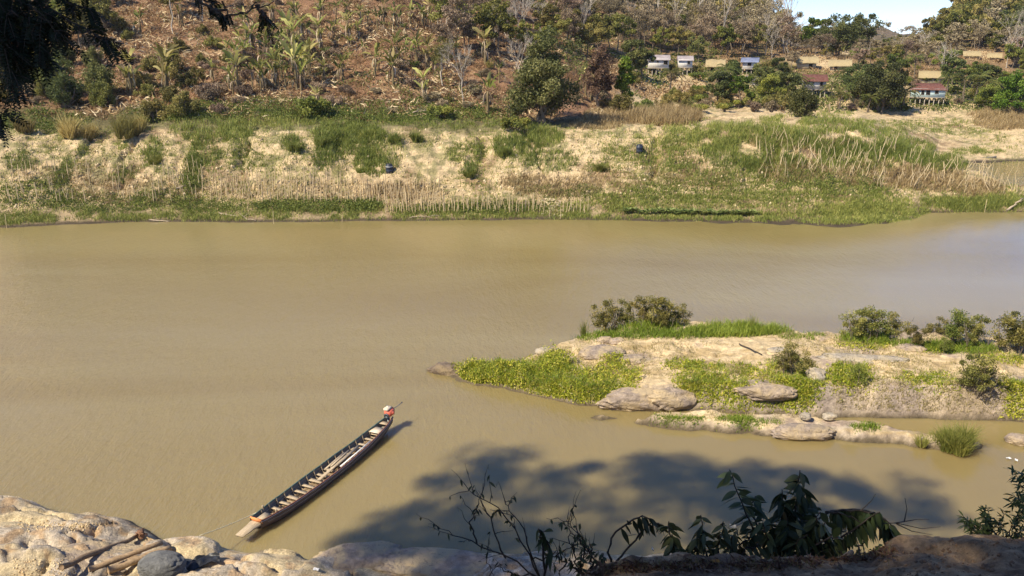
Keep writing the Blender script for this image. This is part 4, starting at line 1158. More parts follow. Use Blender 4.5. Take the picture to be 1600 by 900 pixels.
def add_mass(key, P, s, rz, rng):
    """far trees of the wood that reads as one mass: leaves and trunks gathered into one mesh per foliage kind"""
    c, sn = math.cos(rz) * s, math.sin(rz) * s
    for pn, me in PROTO[key]:
        v = np.empty(len(me.vertices) * 3, np.float32); me.vertices.foreach_get('co', v); v = v.reshape(-1, 3)
        li = np.empty(len(me.loops), np.int32); me.loops.foreach_get('vertex_index', li)
        t = np.empty(len(v), np.float32); me.attributes['tint'].data.foreach_get('value', t)
        mat = me.materials[0].name
        if pn in ('crown', 'foliage'):
            q = li.reshape(-1, 4); q = q[rng.rand(len(q)) < .38]
            w = v[q]; ce = w.mean(1, keepdims=True); w = (ce + (w - ce) * 1.6).reshape(-1, 3); tt = t[q].ravel()
            f = np.arange(len(w)).reshape(-1, 4)
        else:
            tot = np.empty(len(me.polygons), np.int32); me.polygons.foreach_get('loop_total', tot)
            if not (tot == 4).any():
                continue
            st = np.concatenate([[0], np.cumsum(tot)[:-1]])[tot == 4]
            f = li[st[:, None] + np.arange(4)]; w = v; tt = t
        W = np.stack([w[:, 0] * c - w[:, 1] * sn, w[:, 0] * sn + w[:, 1] * c, w[:, 2] * s], 1) + P
        k = np.clip(tt + rng.normal(0, .09), 0, 1)
        MASS.setdefault(mat, MB()).add(W, f, k)


def forest(n, x0, x1, y0, y1, mix, label, group, lo=.75, hi=1.15, seed=1, name='forest_tree', mind=0, bad=()):
    r = RNG(seed); keys = [k for k, w_ in mix]; p = np.array([w_ for k, w_ in mix], float); p /= p.sum()
    got = []
    for _ in range(n * 20):
        if len(got) >= n:
            break
        px, py = r.uniform(x0, x1), r.uniform(y0, y1)
        if any(abs(px - bx) < bw and 0 < py - by + 2 < bh for bx, by, bw, bh in bad):
            continue
        P = FAR.hit(px, py)[0]
        if np.isnan(P).any() or any(np.hypot(*(P - q)[:2]) < mind for q in got):
            continue
        k = keys[r.choice(len(keys), p=p)]
        if P[1] > 218 and name == 'forest_tree':
            add_mass(k, P, r.uniform(lo, hi), r.rand() * 6.28, r); got.append(P)
            continue
        kind = {'dr': 'dry brown', 'ol': 'olive', 'gr': 'green', 'da': 'dark green', 'br': 'bright green', 'ba': 'bare grey', 'th': 'thin pale trunked', 'bu': 'olive', 'pu': 'withered', 'ta': 'tall leafy'}[k[:2]]
        o = plant(k, P, name, label % kind, 'tree' if 'bush' not in k else 'bush', group % kind, s=r.uniform(lo, hi), rng=r)
        got.append(P)


DRYMIX = [('dry0', 2), ('dry1', 2), ('dry2', 2), ('dry3', 2), ('olive0', 2), ('olive1', 2), ('olive2', 1), ('green0', 1), ('green1', 1), ('bare0', 1), ('bare1', 1), ('thin0', .8), ('thin1', .8), ('bright0', .3)]
HB = [(1290, 96, 44, 24), (1322, 160, 30, 40), (1010, 150, 24, 50), (1055, 132, 26, 24), (1535, 88, 34, 14), (1272, 140, 26, 70), (1170, 112, 16, 50), (1028, 105, 20, 60), (1071, 105, 16, 50), (1117, 103, 18, 40), (1260, 100, 22, 50), (1311, 105, 22, 50), (1455, 118, 24, 60), (1487, 86, 14, 40), (1535, 84, 40, 40), (1168, 100, 18, 40)]
forest(110, 690, 1000, -40, 95, DRYMIX, '%s tree in the hill forest behind the withered brown tree', '%s trees of the middle hillside', seed=31, mind=2.6)
forest(130, 1000, 1245, 8, 92, DRYMIX, '%s tree on the hillside above the white stilt houses', '%s trees above the houses', seed=32, mind=2.8, bad=HB)
forest(44, -20, 340, -30, 90, [('olive0', 2), ('olive1', 2), ('green0', 1), ('bush0', 2), ('drybush0', 2), ('thin0', 1), ('bush1', 2)], '%s tree in the scrub at the top left of the slope', '%s trees of the upper left slope', lo=.7, hi=1.1, seed=33, mind=2.5)
forest(34, -20, 330, 95, 165, [('bush2', 2), ('bush0', 2), ('drybush1', 4), ('tallbush1', 1.5), ('tallbush0', .7)], '%s bush crowding the far left slope foot', '%s bushes at the left slope foot', lo=.7, hi=1.2, seed=34, mind=2.2, name='hill_bush')
forest(130, 1235, 1490, 74, 110, [('dry0', 2), ('dry1', 2), ('drybush0', 2), ('drybush1', 2), ('bush2', 2), ('bare0', .8), ('olive0', 1), ('green0', .5)], '%s tree on the brown slope behind the straw roofs', '%s trees behind the straw roofs', lo=.5, hi=.8, seed=35, mind=2.4, bad=HB)
forest(210, 1450, 1660, -40, 76, [('green0', 2), ('green1', 2), ('green2', 2), ('olive1', 2), ('olive2', 1), ('dark0', 1.5), ('dark1', 1.5), ('bright0', .6), ('dry1', .6)], '%s tree on the big hill at the far right', '%s trees of the far right hill', lo=.9, hi=1.5, seed=36, mind=3.6)
forest(50, 1480, 1640, 72, 112, [('dry0', 2), ('dry2', 2), ('drybush0', 2), ('green0', 1), ('bush1', 1)], '%s tree below the far right hill', '%s trees below the far right hill', lo=.7, hi=1.1, seed=37, mind=3.5, bad=HB)
forest(60, 985, 1335, 112, 176, [('bush0', 2), ('bush1', 1), ('greenbush0', 2), ('drybush2', 1.5), ('dark0', .5)], '%s bush on the steep bank under the houses', '%s bushes under the houses', lo=.7, hi=1.2, seed=38, mind=2, name='hill_bush', bad=HB)
forest(50, 1325, 1640, 120, 174, [('bush0', 2), ('greenbush1', 2), ('dark0', 1), ('drybush2', 1), ('green0', 1)], '%s bush around the palms by the turquoise house', '%s bushes around the palms', lo=.7, hi=1.1, seed=39, mind=2, name='hill_bush', bad=[(1447, 140, 34, 60)])
forest(110, 330, 960, -10, 178, [('drybush0', 3), ('drybush1', 3), ('drybush2', 2), ('bush0', 1.2), ('bare0', .3)], '%s bush in the dead brush of the cleared slope', '%s bushes of the cleared slope', lo=.5, hi=1.0, seed=40, mind=2.2, name='hill_bush')
forest(24, 1350, 1470, 58, 80, [('dry1', 2), ('bare0', 1), ('green1', 1), ('dark1', 1)], '%s tree along the skyline gap between the hills', '%s trees of the skyline gap', lo=.5, hi=.75, seed=41, mind=3)

woods = tag(link('woods', None), kind='stuff')
rr_ = RNG(44)
for _ in range(700):
    hxx, hyy = rr_.uniform(60, 580), rr_.uniform(640, 900)
    i_ = int(np.clip((hxx + 200) / 790 * 119, 0, 118)); j_ = int(np.clip((hyy - 520) / 580 * 49, 0, 48))
    add_mass(['dry0', 'dry1', 'olive0', 'dry2', 'bare0'][rr_.randint(5)], np.array([hxx, hyy, HZ[i_, j_] - .5]), rr_.uniform(.7, 1.15), rr_.rand() * 6.28, rr_)
for k_, mb in MASS.items():
    o = obj('woods', mb, bpy.data.materials[k_], woods)

# dry stalks: rows of dead maize and bean poles, one thing each up to 300, the thin rest as one mass
def stalk_mesh(seed, H, r0, bent):
    r = RNG(seed); mb = MB()
    p = curve((0, 0, -.15), (r.normal() * bent, r.normal() * bent, H), 0, 4, bent * .1, r)
    tube(mb, p, np.linspace(r0, r0 * .5, 4), 4, cap=False)
    for k in range(r.randint(0, 3)):
        z = H * r.uniform(.3, .9); a = r.rand() * 6.28
        P = np.array([[r.normal() * .01, 0, z]])
        leaves(mb, P + [[math.cos(a) * .1, math.sin(a) * .1, -.08]], .3, .05, r, d=np.array([[math.cos(a), math.sin(a), -.8]]))
    return mb.mesh('dry_stalk', M['stalk'])


STK = [stalk_mesh(500 + k, 1.3 + .12 * k, .052, .10) for k in range(8)]
LEAN = [stalk_mesh(520 + k, 1.3 + .2 * k, .040, .45) for k in range(6)]
cand = []
r = RNG(77)
for row in range(5):
    for px in np.arange(330, 690, 5.2):
        cand.append((px + r.normal() * 1.6, 284 + row * 7 + (px - 330) * .022 + r.normal() * 1.2, 0, 'dry upright stalk in the long brown stubble field above the leafy row', 'stalks of the long stubble field'))
for row in range(2):
    for px in np.arange(600, 852, 4.6):
        cand.append((px + r.normal() * 1.4, 323 + row * 9 + r.normal() * 1.1, 0, 'pale bare pole in the dense row along the waterline', 'poles of the waterline row'))
for px in np.arange(880, 926, 4.2):
    cand.append((px + r.normal(), 332 + r.normal() * 1.5, 0, 'pale bare pole in the short separate row by the white debris chute', 'poles of the short row'))
for _ in range(130):
    px = r.uniform(10, 325); cand.append((px, r.uniform(262, 318), 0, 'thin dark standing stalk scattered over the eroded left bank', 'stalks of the left bank'))
for _ in range(260):
    px = r.uniform(1180, 1590); cand.append((px, np.interp(px, [1180, 1400, 1590], [r.uniform(205, 280), r.uniform(225, 300), r.uniform(268, 312)]), 1, 'leaning pale reed stalk on the green ridge at the right', 'reed stalks of the right ridge'))
r.shuffle(cand)
rest = MB(); nth = 0
for px, py, kind, label, group in cand:
    P = FAR.hit(float(px), float(py))[0]
    if np.isnan(P).any():
        continue
    me = (LEAN if kind else STK)[r.randint(6)]
    if nth < 290:
        o = link('dry_stalk', me, None, P, (0, 0, r.rand() * 6.28), r.uniform(.8, 1.25))
        tag(o, label, 'stalk', group); nth += 1
    else:
        H = r.uniform(.8, 1.5) * (1.3 if kind else 1); b = .35 if kind else .08
        tube(rest, curve(P - [0, 0, .1], P + [r.normal() * b * H, r.normal() * b * H, H], 0, 3), [.046, .04, .024], 4, cap=False)
tag(obj('dry_stalk', rest, M['stalk']), kind='stuff')

# row of dark green crop plants by the water
cp = []
M['crop'] = leaf_mat('crop_leaves', [(0, (.09, .12, .03)), (.5, (.22, .27, .07)), (1, (.40, .44, .16))], trans=.4, vary=.15)
for k in range(4):
    r = RNG(540 + k); mb = MB()
    for q in range(11):
        a = q * 2.4; t = np.linspace(0, 1, 5); L = r.uniform(.35, .6)
        path = np.stack([math.cos(a) * .34 * t ** 1.2, math.sin(a) * .34 * t ** 1.2, .05 + L * (t - .45 * t * t)], 1)
        strip_leaf(mb, path, .055 * np.sin(np.pi * (t * .9 + .08)), np.array([0, 0, 1.]), .3, r.rand())
    cp.append(mb.mesh('crop_plant', M['crop']))
for k, px in enumerate(np.linspace(977, 1180, 50)):
    P = FAR.hit(px, 334 + (px - 977) * .018 + R2.normal() * .8)[0]
    tag(link('crop_plant', cp[k % 4], None, P, (0, 0, R2.rand() * 6), R2.uniform(1.4, 2.0)), 'dark green leafy crop plant in the planted row near the water', 'crop plant', 'crop plants in the planted row')

# ------------------------------------------------------------------ vegetation of the island
R3 = RNG(21)
IG, IC, ID = MB(), MB(), MB()
for cx, cy, rx, ry, n, h, tn in ((775, 588, 66, 28, 1300, .4, .62), (820, 575, 80, 40, 2100, .45, .62), (870, 598, 70, 32, 1700, .4, .58), (815, 545, 40, 14, 600, .3, .75), (955, 592, 50, 34, 1100, .35, .65), (930, 615, 40, 20, 420, .22, .5), (740, 590, 30, 14, 250, .2, .5),
                                 (1095, 590, 44, 22, 480, .2, .62), (1120, 605, 60, 20, 560, .2, .55), (1200, 585, 60, 16, 420, .2, .58), (1260, 600, 30, 26, 420, .22, .5), (1180, 625, 80, 10, 300, .18, .45), (1335, 588, 42, 22, 520, .22, .42), (1450, 592, 50, 14, 300, .2, .45), (1585, 605, 30, 12, 220, .2, .55), (1585, 640, 24, 14, 160, .2, .6), (1240, 620, 40, 18, 300, .2, .5), (1480, 545, 60, 8, 160, .2, .5), (1350, 540, 50, 6, 140, .2, .6), (1570, 560, 40, 10, 200, .2, .5), (1060, 570, 30, 8, 90, .15, .5), (1130, 575, 60, 8, 140, .15, .55)):
    px, py = disc(n, cx, cy, rx * 1.2, ry * 1.2, R3)
    k = fbm(px * .025, py * .05, 411, 4) * 1.0 + .45 + R3.uniform(-.35, .35, len(px)) > ((px - cx) / rx / 1.2) ** 2 + ((py - cy) / ry / 1.2) ** 2
    P, Q = clusters(ISLAND, px[k], py[k], 9, .15, R3)
    Q = Q[Q[:, 2] > .02]
    Q[:, 2] += R3.rand(len(Q)) * h * np.clip(.5 + 2.6 * (fbm(Q[:, 0] * .9, Q[:, 1] * .9, 416, 3) + .1), .15, 2.2)
    leaves(IC, Q, .09 + .17 * R3.rand(len(Q)) ** 1.5, .065, R3, tint=np.clip(R3.normal(tn + .14, .15, len(Q)) + np.repeat(R3.normal(0, .16, len(Q) // 9 + 1), 9)[:len(Q)], 0, 1), d=R3.normal(0, 1, (len(Q), 3)) + [0, 0, -.3], droop=.3)
    g = Q[::2]
    blades(IG, g - [0, 0, .05], .30 * R3.uniform(.5, 1.2, len(g)), .022, R3, 1.2, tint=np.clip(R3.normal(tn - .1, .2, len(g)), 0, 1))
    g = Q[R3.rand(len(Q)) < .06]
    leaves(ID, g + [0, 0, .04], .18, .05, R3)
for cx, cy, rx, ry, n, h, tn in ((905, 505, 36, 12, 260, .6, .7), (880, 520, 30, 8, 200, .5, .6), (980, 508, 90, 10, 420, .6, .6), (1140, 518, 70, 9, 420, .55, .72), (1190, 516, 40, 8, 260, .7, .65), (1080, 522, 60, 7, 240, .4, .5), (1000, 522, 70, 7, 240, .35, .45), (920, 525, 50, 6, 160, .35, .5), (1250, 525, 40, 6, 60, .3, .5), (1360, 530, 50, 8, 200, .5, .6), (1430, 535, 60, 8, 160, .5, .5), (1500, 545, 60, 8, 200, .4, .5), (1150, 655, 30, 5, 110, .2, .55), (1060, 655, 40, 5, 120, .2, .5), (1350, 667, 20, 5, 60, .25, .45), (1230, 565, 30, 5, 30, .3, .5), (1180, 660, 40, 5, 90, .2, .5)):
    px, py = disc(n, cx, cy, rx, ry, R3)
    P, Q = clusters(ISLAND, px, py, 9, .14, R3)
    k = Q[:, 2] > -.02; Q = Q[k]
    blades(IG, Q, h * R3.uniform(.5, 1.1, len(Q)), .03, R3, .8, tint=np.clip(R3.normal(tn, .18, len(Q)), 0, 1))
px = R3.uniform(720, 1620, 6500); py = R3.uniform(515, 650, 6500)
P, Q = clusters(ISLAND, px, py, 6, .12, R3)
k = np.repeat(fbm(P[:, 0] * .6, P[:, 1] * .6, 430, 3) > -.06, 6) & (Q[:, 2] > .25)
blades(ID, Q[k], .2, .024, R3, 1.2, tint=np.clip(R3.normal(.4, .22, k.sum()), 0, 1))
M['creeper'] = M['yellowgreen']
M['island_grass'] = leaf_mat('island_grass', [(0, (.07, .11, .012)), (.5, (.19, .25, .026)), (1, (.40, .42, .07))], vary=.1)
tag(obj('ground_cover', IC, M['creeper']), kind='stuff')
tag(obj('grass', IG, M['island_grass']), kind='stuff')
tag(obj('dry_grass', ID, M['drygrass']), kind='stuff')

def isl_pt(px, py):
    for q in np.arange(py, py + 60, 1.5):
        P = ISLAND.hit(px, q)[0]
        if not np.isnan(P).any() and P[2] > .1:
            return P
    return on_water(px, py, .05)


for key, px, py, s, label in (
        ('isbush0', 946, 508, 1.0, 'leafy bush standing against the water at the left of the island hedge'), ('isbush2', 965, 510, .95, 'bush in the island hedge, right of the leftmost one'), ('isbush0', 1000, 508, .95, 'middle bush of the back hedge, with a notch of water on its right'),
        ('isbush3', 1022, 508, 1.05, 'tallest dark bush of the back hedge on the island'), ('isbush2', 1036, 512, .7, 'short bush leaning on the tallest hedge bush'), ('isbush2', 1062, 508, .75, 'sparse twiggy bush ending the back hedge on the right'),
        ('isbush0', 1338, 532, .95, 'bush at the left of the far row near the dark ledge rock'), ('isbush1', 1362, 532, 1.0, 'green bush with grass spikes left of the dark ledge rock'), ('isbush2', 1400, 530, .8, 'olive bush in front of the left part of the dark ledge rock'),
        ('isbush0', 1428, 540, .6, 'small bush in front of the dark ledge rock'), ('isbush2', 1460, 530, .7, 'thin bush behind the right end of the dark ledge rock'), ('isbush1', 1492, 540, 1.0, 'rounded bush right of the dark ledge rock'), ('isbush0', 1520, 542, .95, 'bush paired with the rounded one, next to open water'),
        ('isbush3', 1572, 548, 1.1, 'dark bush at the island rim near the right edge'), ('isbush0', 1595, 550, 1.2, 'big dark bush cut by the right edge'), ('isbush2', 1243, 584, .85, 'dark bush growing out of the creeper in the island middle'), ('isbush0', 1228, 582, .6, 'smaller bush touching the one in the creeper'),
        ('isbush0', 1518, 608, .9, 'grey green bush above the right rock wall, left half of a clump'), ('isbush2', 1540, 606, .85, 'bush above the right rock wall, right half of a clump'), ('isbush1', 1340, 600, .55, 'low creeper smothered bush above the pale rock face'), ('isbush1', 1475, 552, .45, 'low bluish green bush below the rounded bush')):
    P = isl_pt(px, py)
    if P is not None:
        plant(key, P, 'shrub', label, 'bush', 'bushes on the island', s=s * 1.2, rng=R3)
tuft_proto('tuft_isl', 337, 3600, .85, 1.15, .022, 'grass', lean=.9, clumps=16)
tuft_proto('spike', 335, 120, .2, 1.3, .02, 'grass', lean=.5)
P = ISLAND.hit(1476, 697)[0]
plant('tuft_isl', P, 'grass_clump', 'big bright grass clump on the end of the low rock slab', 'grass clump', s=1.0, rng=R3)
for px, py, s, label in ((914, 508, 1.0, 'spiky grass clump at the left end of the island hedge'), (1176, 516, 1.0, 'tall pale grass spikes on the back rim of the island'), (1362, 530, .9, 'pale grass spikes poking from the green bush')):
    plant('spike', isl_pt(px, py), 'grass_clump', label, 'grass clump', s=s, rng=R3)

# ------------------------------------------------------------------ longtail boat
def spin(P, o, ang):
    return P


bow = on_water(384, 831, .35)
stern = on_water(610, 657, .45)
ax = stern - bow; BL = float(np.hypot(ax[0], ax[1])); BANG = math.atan2(ax[1], ax[0])
boat = tag(link('longtail_boat', None, None, (bow[0], bow[1], 0), (0, 0, BANG)), 'long narrow wooden boat with rows of cross benches, moored on brown water', 'boat')
SC = BL / 11.0


def bw(t):      # half width of the gunwale
    return np.interp(t, [0, .06, .2, .4, .6, .8, .93, 1], [.20, .27, .43, .50, .49, .39, .27, .16])


def bz(t):      # sheer height
    return np.interp(t, [0, .08, .25, .5, .75, .92, 1], [.60, .50, .40, .36, .40, .54, .66])


def bb(t):      # keel height
    return np.interp(t, [0, .06, .14, .3, .7, .9, 1], [.38, .16, -.02, -.12, -.12, .02, .34])


ts = np.linspace(0, 1, 60)
ts_s = np.interp(ts, [0, 1], [.055, 1.0])


def hull_shell(inset, lift):
    rows = []
    for t in ts_s:
        w, z, b = bw(t) - inset, bz(t), bb(t) + lift
        b = min(b, z - .08)
        prof = [(-w, z), (-w * .97, z - (z - b) * .45), (-w * .80, b + (z - b) * .12), (-w * .55, b), (0, b - .01 + lift * .1), (w * .55, b), (w * .80, b + (z - b) * .12), (w * .97, z - (z - b) * .45), (w, z)]
        rows.append([(t * BL, y, zz) for y, zz in prof])
    return np.array(rows)


def grid_faces(m, n, flip=False):
    i = np.arange(m - 1)[:, None] * n; j = np.arange(n - 1)[None]
    f = np.stack([i + j, i + j + 1, i + n + j + 1, i + n + j], -1).reshape(-1, 4)
    return f[:, ::-1] if flip else f


mb = MB(); H = hull_shell(0, 0); mb.add(H.reshape(-1, 3), grid_faces(60, 9))
obj('hull', mb, M['hull_wood'], boat, smooth=False)
mb = MB(); H2 = hull_shell(.035, .16); mb.add(H2.reshape(-1, 3), grid_faces(60, 9, True))
rim = np.stack([H[:, 0], H2[:, 0]], 1); mb.add(rim.reshape(-1, 3), grid_faces(60, 2)); rim = np.stack([H[:, 8], H2[:, 8]], 1); mb.add(rim.reshape(-1, 3), grid_faces(60, 2))
obj('inner_planking', mb, M['hull_in'], boat)
for sd, col in ((1, 'teal'), (-1, 'red_brown')):
    mb = MB()
    p = np.array([[t * BL, sd * (bw(t) - .005), bz(t) + .02] for t in ts_s])
    tube(mb, p, .032, 6)
    gw = obj('gunwale', mb, M[col], boat)
    mb = MB()
    p = np.array([[t * BL, sd * (bw(t) + .022), bz(t) - .012] for t in ts_s])
    tube(mb, p, .011, 4); obj('pale_trim', mb, M['white'], gw)
    mb = MB()
    p = np.array([[t * BL, sd * (bw(t) * .985 + .012), bz(t) - (bz(t) - bb(t)) * .36] for t in ts_s[2:-2]])
    tube(mb, p, .016, 4); obj('rubbing_strake', mb, M['pale_wood'] if sd < 0 else M['hull_in'], boat)
    mb = MB()
    p = np.array([[t * BL, sd * (bw(t) - .08), bz(t) - .15] for t in ts_s[3:-6]])
    tube(mb, p, .018, 4); obj('stringer', mb, M['pale_wood'], boat)
rb = RNG(61)
for k, t in enumerate(np.linspace(.12, .86, 16)):
    mb = MB()
    w, z, b = bw(t) - .05, bz(t), bb(t) + .17
    U_ = [(t * BL, w * .5, b + .02), (t * BL, w * .84, b + (z - b) * .2), (t * BL, w * .97, z - .02), (t * BL, w * 1.0, z + .035)]
    tube(mb, U_[::-1] + [(x, -y, q) for x, y, q in U_], [.022, .026, .032, .03, .03, .032, .026, .022], 5)
    obj('rib', mb, M['pale_wood'], boat)
    if .14 < t < .88:
        mb = MB()
        wid = .15 if k % 3 else .2
        box(mb, (t * BL + .12, 0, z - .17), (wid, (bw(t) - .06) * 2, .035), rb.normal() * .02)
        obj('thwart', mb, M['pale_wood'], boat)
mb = MB()
for k, (a, b_) in enumerate(((.10, .22), (.225, .34), (.36, .48), (.50, .63), (.65, .78), (.79, .87))):
    for q in (-1, 0, 1):
        tm = (a + b_) / 2
        box(mb, (tm * BL, q * bw(tm) * .36, bb(tm) + .205), ((b_ - a) * BL - .03, bw(tm) * .34, .02))
obj('floor_boards', mb, M['bilge'], boat)
mb = MB(); box(mb, (.885 * BL, 0, bz(.885) - .05), (.55, bw(.885) * 1.8, .035)); obj('stern_seat', mb, M['cream'], boat)
mb = MB(); box(mb, (.95 * BL, 0, bz(.95) - .05), (.28, bw(.95) * 1.75, .035)); obj('stern_deck', mb, M['pale_wood'], boat)
# bow: flat tongue, orange end board, small deck, mooring post
mb = MB()
v = []
for x, w, z, th in ((-.35, .17, .40, .05), (.25, .20, .42, .07), (.62, .25, .44, .10)):
    v += [(x, -w, z), (x, w, z), (x, w, z - th), (x, -w, z - th)]
mb.add(v, [[0, 1, 5, 4], [4, 5, 9, 8], [3, 7, 6, 2], [7, 11, 10, 6], [0, 4, 7, 3], [4, 8, 11, 7], [1, 2, 6, 5], [5, 6, 10, 9], [0, 3, 2, 1]])
obj('bow_tongue', mb, M['pale_wood'], boat)
mb = MB(); box(mb, (.60, 0, .505), (.05, .54, .20), ry=-.25); obj('bow_board', mb, M['orange'], boat)
mb = MB(); box(mb, (.98, -.03, .44), (.50, .34, .03)); obj('bow_deck', mb, M['pale_wood'], boat)
for x, y, h in ((1.36, .33, .10), (1.40, -.30, .06)):
    mb = MB(); tube(mb, [(x, y, .36), (x, y, .52 + h * .6), (x, y, .52 + h)], [.035, .035, .045], 7); obj('mooring_post', mb, M['pale_wood'], boat)


def boat_pt(x, y, z):
    c, s = math.cos(BANG), math.sin(BANG)
    return np.array([bow[0] + x * c - y * s, bow[1] + x * s + y * c, z])


# loose planks lying in the boat
for k, (x0, y0, x1, y1, wd, z, lab) in enumerate(((.42, -.16, .74, .04, .15, .345, 'long pale plank lying lengthwise over the boat benches'), (.55, -.33, .80, -.20, .07, .345, 'narrow whitish board lying along the right side of the boat'),
                                               (.50, .13, .66, .26, .09, .35, 'short weathered board beside the long plank in the boat, outer one'), (.53, .02, .68, .15, .08, .385, 'short weathered board wedged next to the long plank in the boat'))):
    mb = MB(); L = math.hypot((x1 - x0) * BL, y1 - y0)
    box(mb, (0, 0, 0), (L, wd, .03))
    P = boat_pt((x0 + x1) / 2 * BL, (y0 + y1) / 2, z)
    tag(obj('plank', mb, M['pale_wood'] if k != 1 else M['white'], None, P, (0, 0, BANG + math.atan2(y1 - y0, (x1 - x0) * BL))), lab, 'plank')

# engine on the stern
P = boat_pt(BL * .985, 0, bz(1.0))
eng = tag(link('boat_engine', None, None, P, (0, 0, BANG)), 'red boat engine with a pale fuel tank on a grey stern mount', 'boat engine')
mb = MB(); tube(mb, [(0, 0, -.12), (0, 0, .10)], [.07, .055], 8); box(mb, (0, 0, .11), (.34, .2, .04)); obj('mount', mb, M['metal'], eng)
mb = MB(); tube(mb, [(-.21, 0, .17), (-.20, 0, .17), (-.14, 0, .17), (-.13, 0, .17)], [.10, .13, .13, .10], 14); obj('flywheel', mb, M['metal'], eng)


def rounded(mb, c, size, rz=0, bev=.25, ry=0):
    """box with chamfered edges"""
    x, y, z = np.array(size) / 2; b = min(size) * bev
    rings = []
    for zz, k in ((-z, b), (-z + b, 0), (z - b, 0), (z, b)):
        X, Y = x - k, y - k
        rings.append([(-X, -Y + b, zz), (-X + b, -Y, zz), (X - b, -Y, zz), (X, -Y + b, zz), (X, Y - b, zz), (X - b, Y, zz), (-X + b, Y, zz), (-X, Y - b, zz)])
    v = np.array(rings).reshape(-1, 3)
    f = []
    for i in range(3):
        for j in range(8):
            f.append([i * 8 + j, i * 8 + (j + 1) % 8, i * 8 + 8 + (j + 1) % 8, i * 8 + 8 + j])
    ca, sa = math.cos(rz), math.sin(rz)
    if ry:
        v = np.stack([v[:, 0] * math.cos(ry) + v[:, 2] * math.sin(ry), v[:, 1], -v[:, 0] * math.sin(ry) + v[:, 2] * math.cos(ry)], 1)
    v = np.stack([v[:, 0] * ca - v[:, 1] * sa, v[:, 0] * sa + v[:, 1] * ca, v[:, 2]], 1) + np.array(c)
    n0 = mb.n
    mb.add(v, f)
    mb.f.append(np.array([[n0 + 7 - j for j in range(8)], [n0 + 24 + j for j in range(8)]]))
    return mb


mb = MB(); rounded(mb, (.10, 0, .26), (.46, .40, .34), bev=.2); tube(mb, [(.02, -.10, .27), (.04, -.30, .30)], [.09, .08], 9); obj('engine_block', mb, M['red'], eng)
mb = MB(); rounded(mb, (.02, .05, .48), (.40, .28, .14), bev=.3); tube(mb, [(.06, .05, .54), (.06, .05, .59)], .045, 8); obj('fuel_tank', mb, M['cream'], eng)
mb = MB(); tube(mb, [(.28, 0, .30), (.36, 0, .30)], [.15, .13], 12); obj('fan_cover', mb, M['red'], eng)
mb = MB(); tube(mb, [(.20, .16, .40), (.30, .25, .46), (.30, .25, .52)], .03, 6); obj('exhaust', mb, M['metal'], eng)
mb = MB(); tube(mb, [(.30, 0, .30), (.62, -.12, .37), (.92, -.19, .44)], [.018, .016, .014], 6); tube(mb, [(.90, -.185, .435), (.97, -.20, .455)], [.03, .03], 6); obj('tiller', mb, M['metal'], eng)

# mooring line
a = boat_pt(1.0, .36, .50); b_ = [q for q in NEAR.hit(np.full(40, 312.), 826. + np.arange(40)) if q[2] > .15][0]
mb = MB(); tube(mb, curve(a, b_ + [0, 0, .03], -.04, 14), .017, 5); tag(obj('mooring_line', mb, M['rope']), 'thin pale line from the boat bow to the shore rock', 'rope')

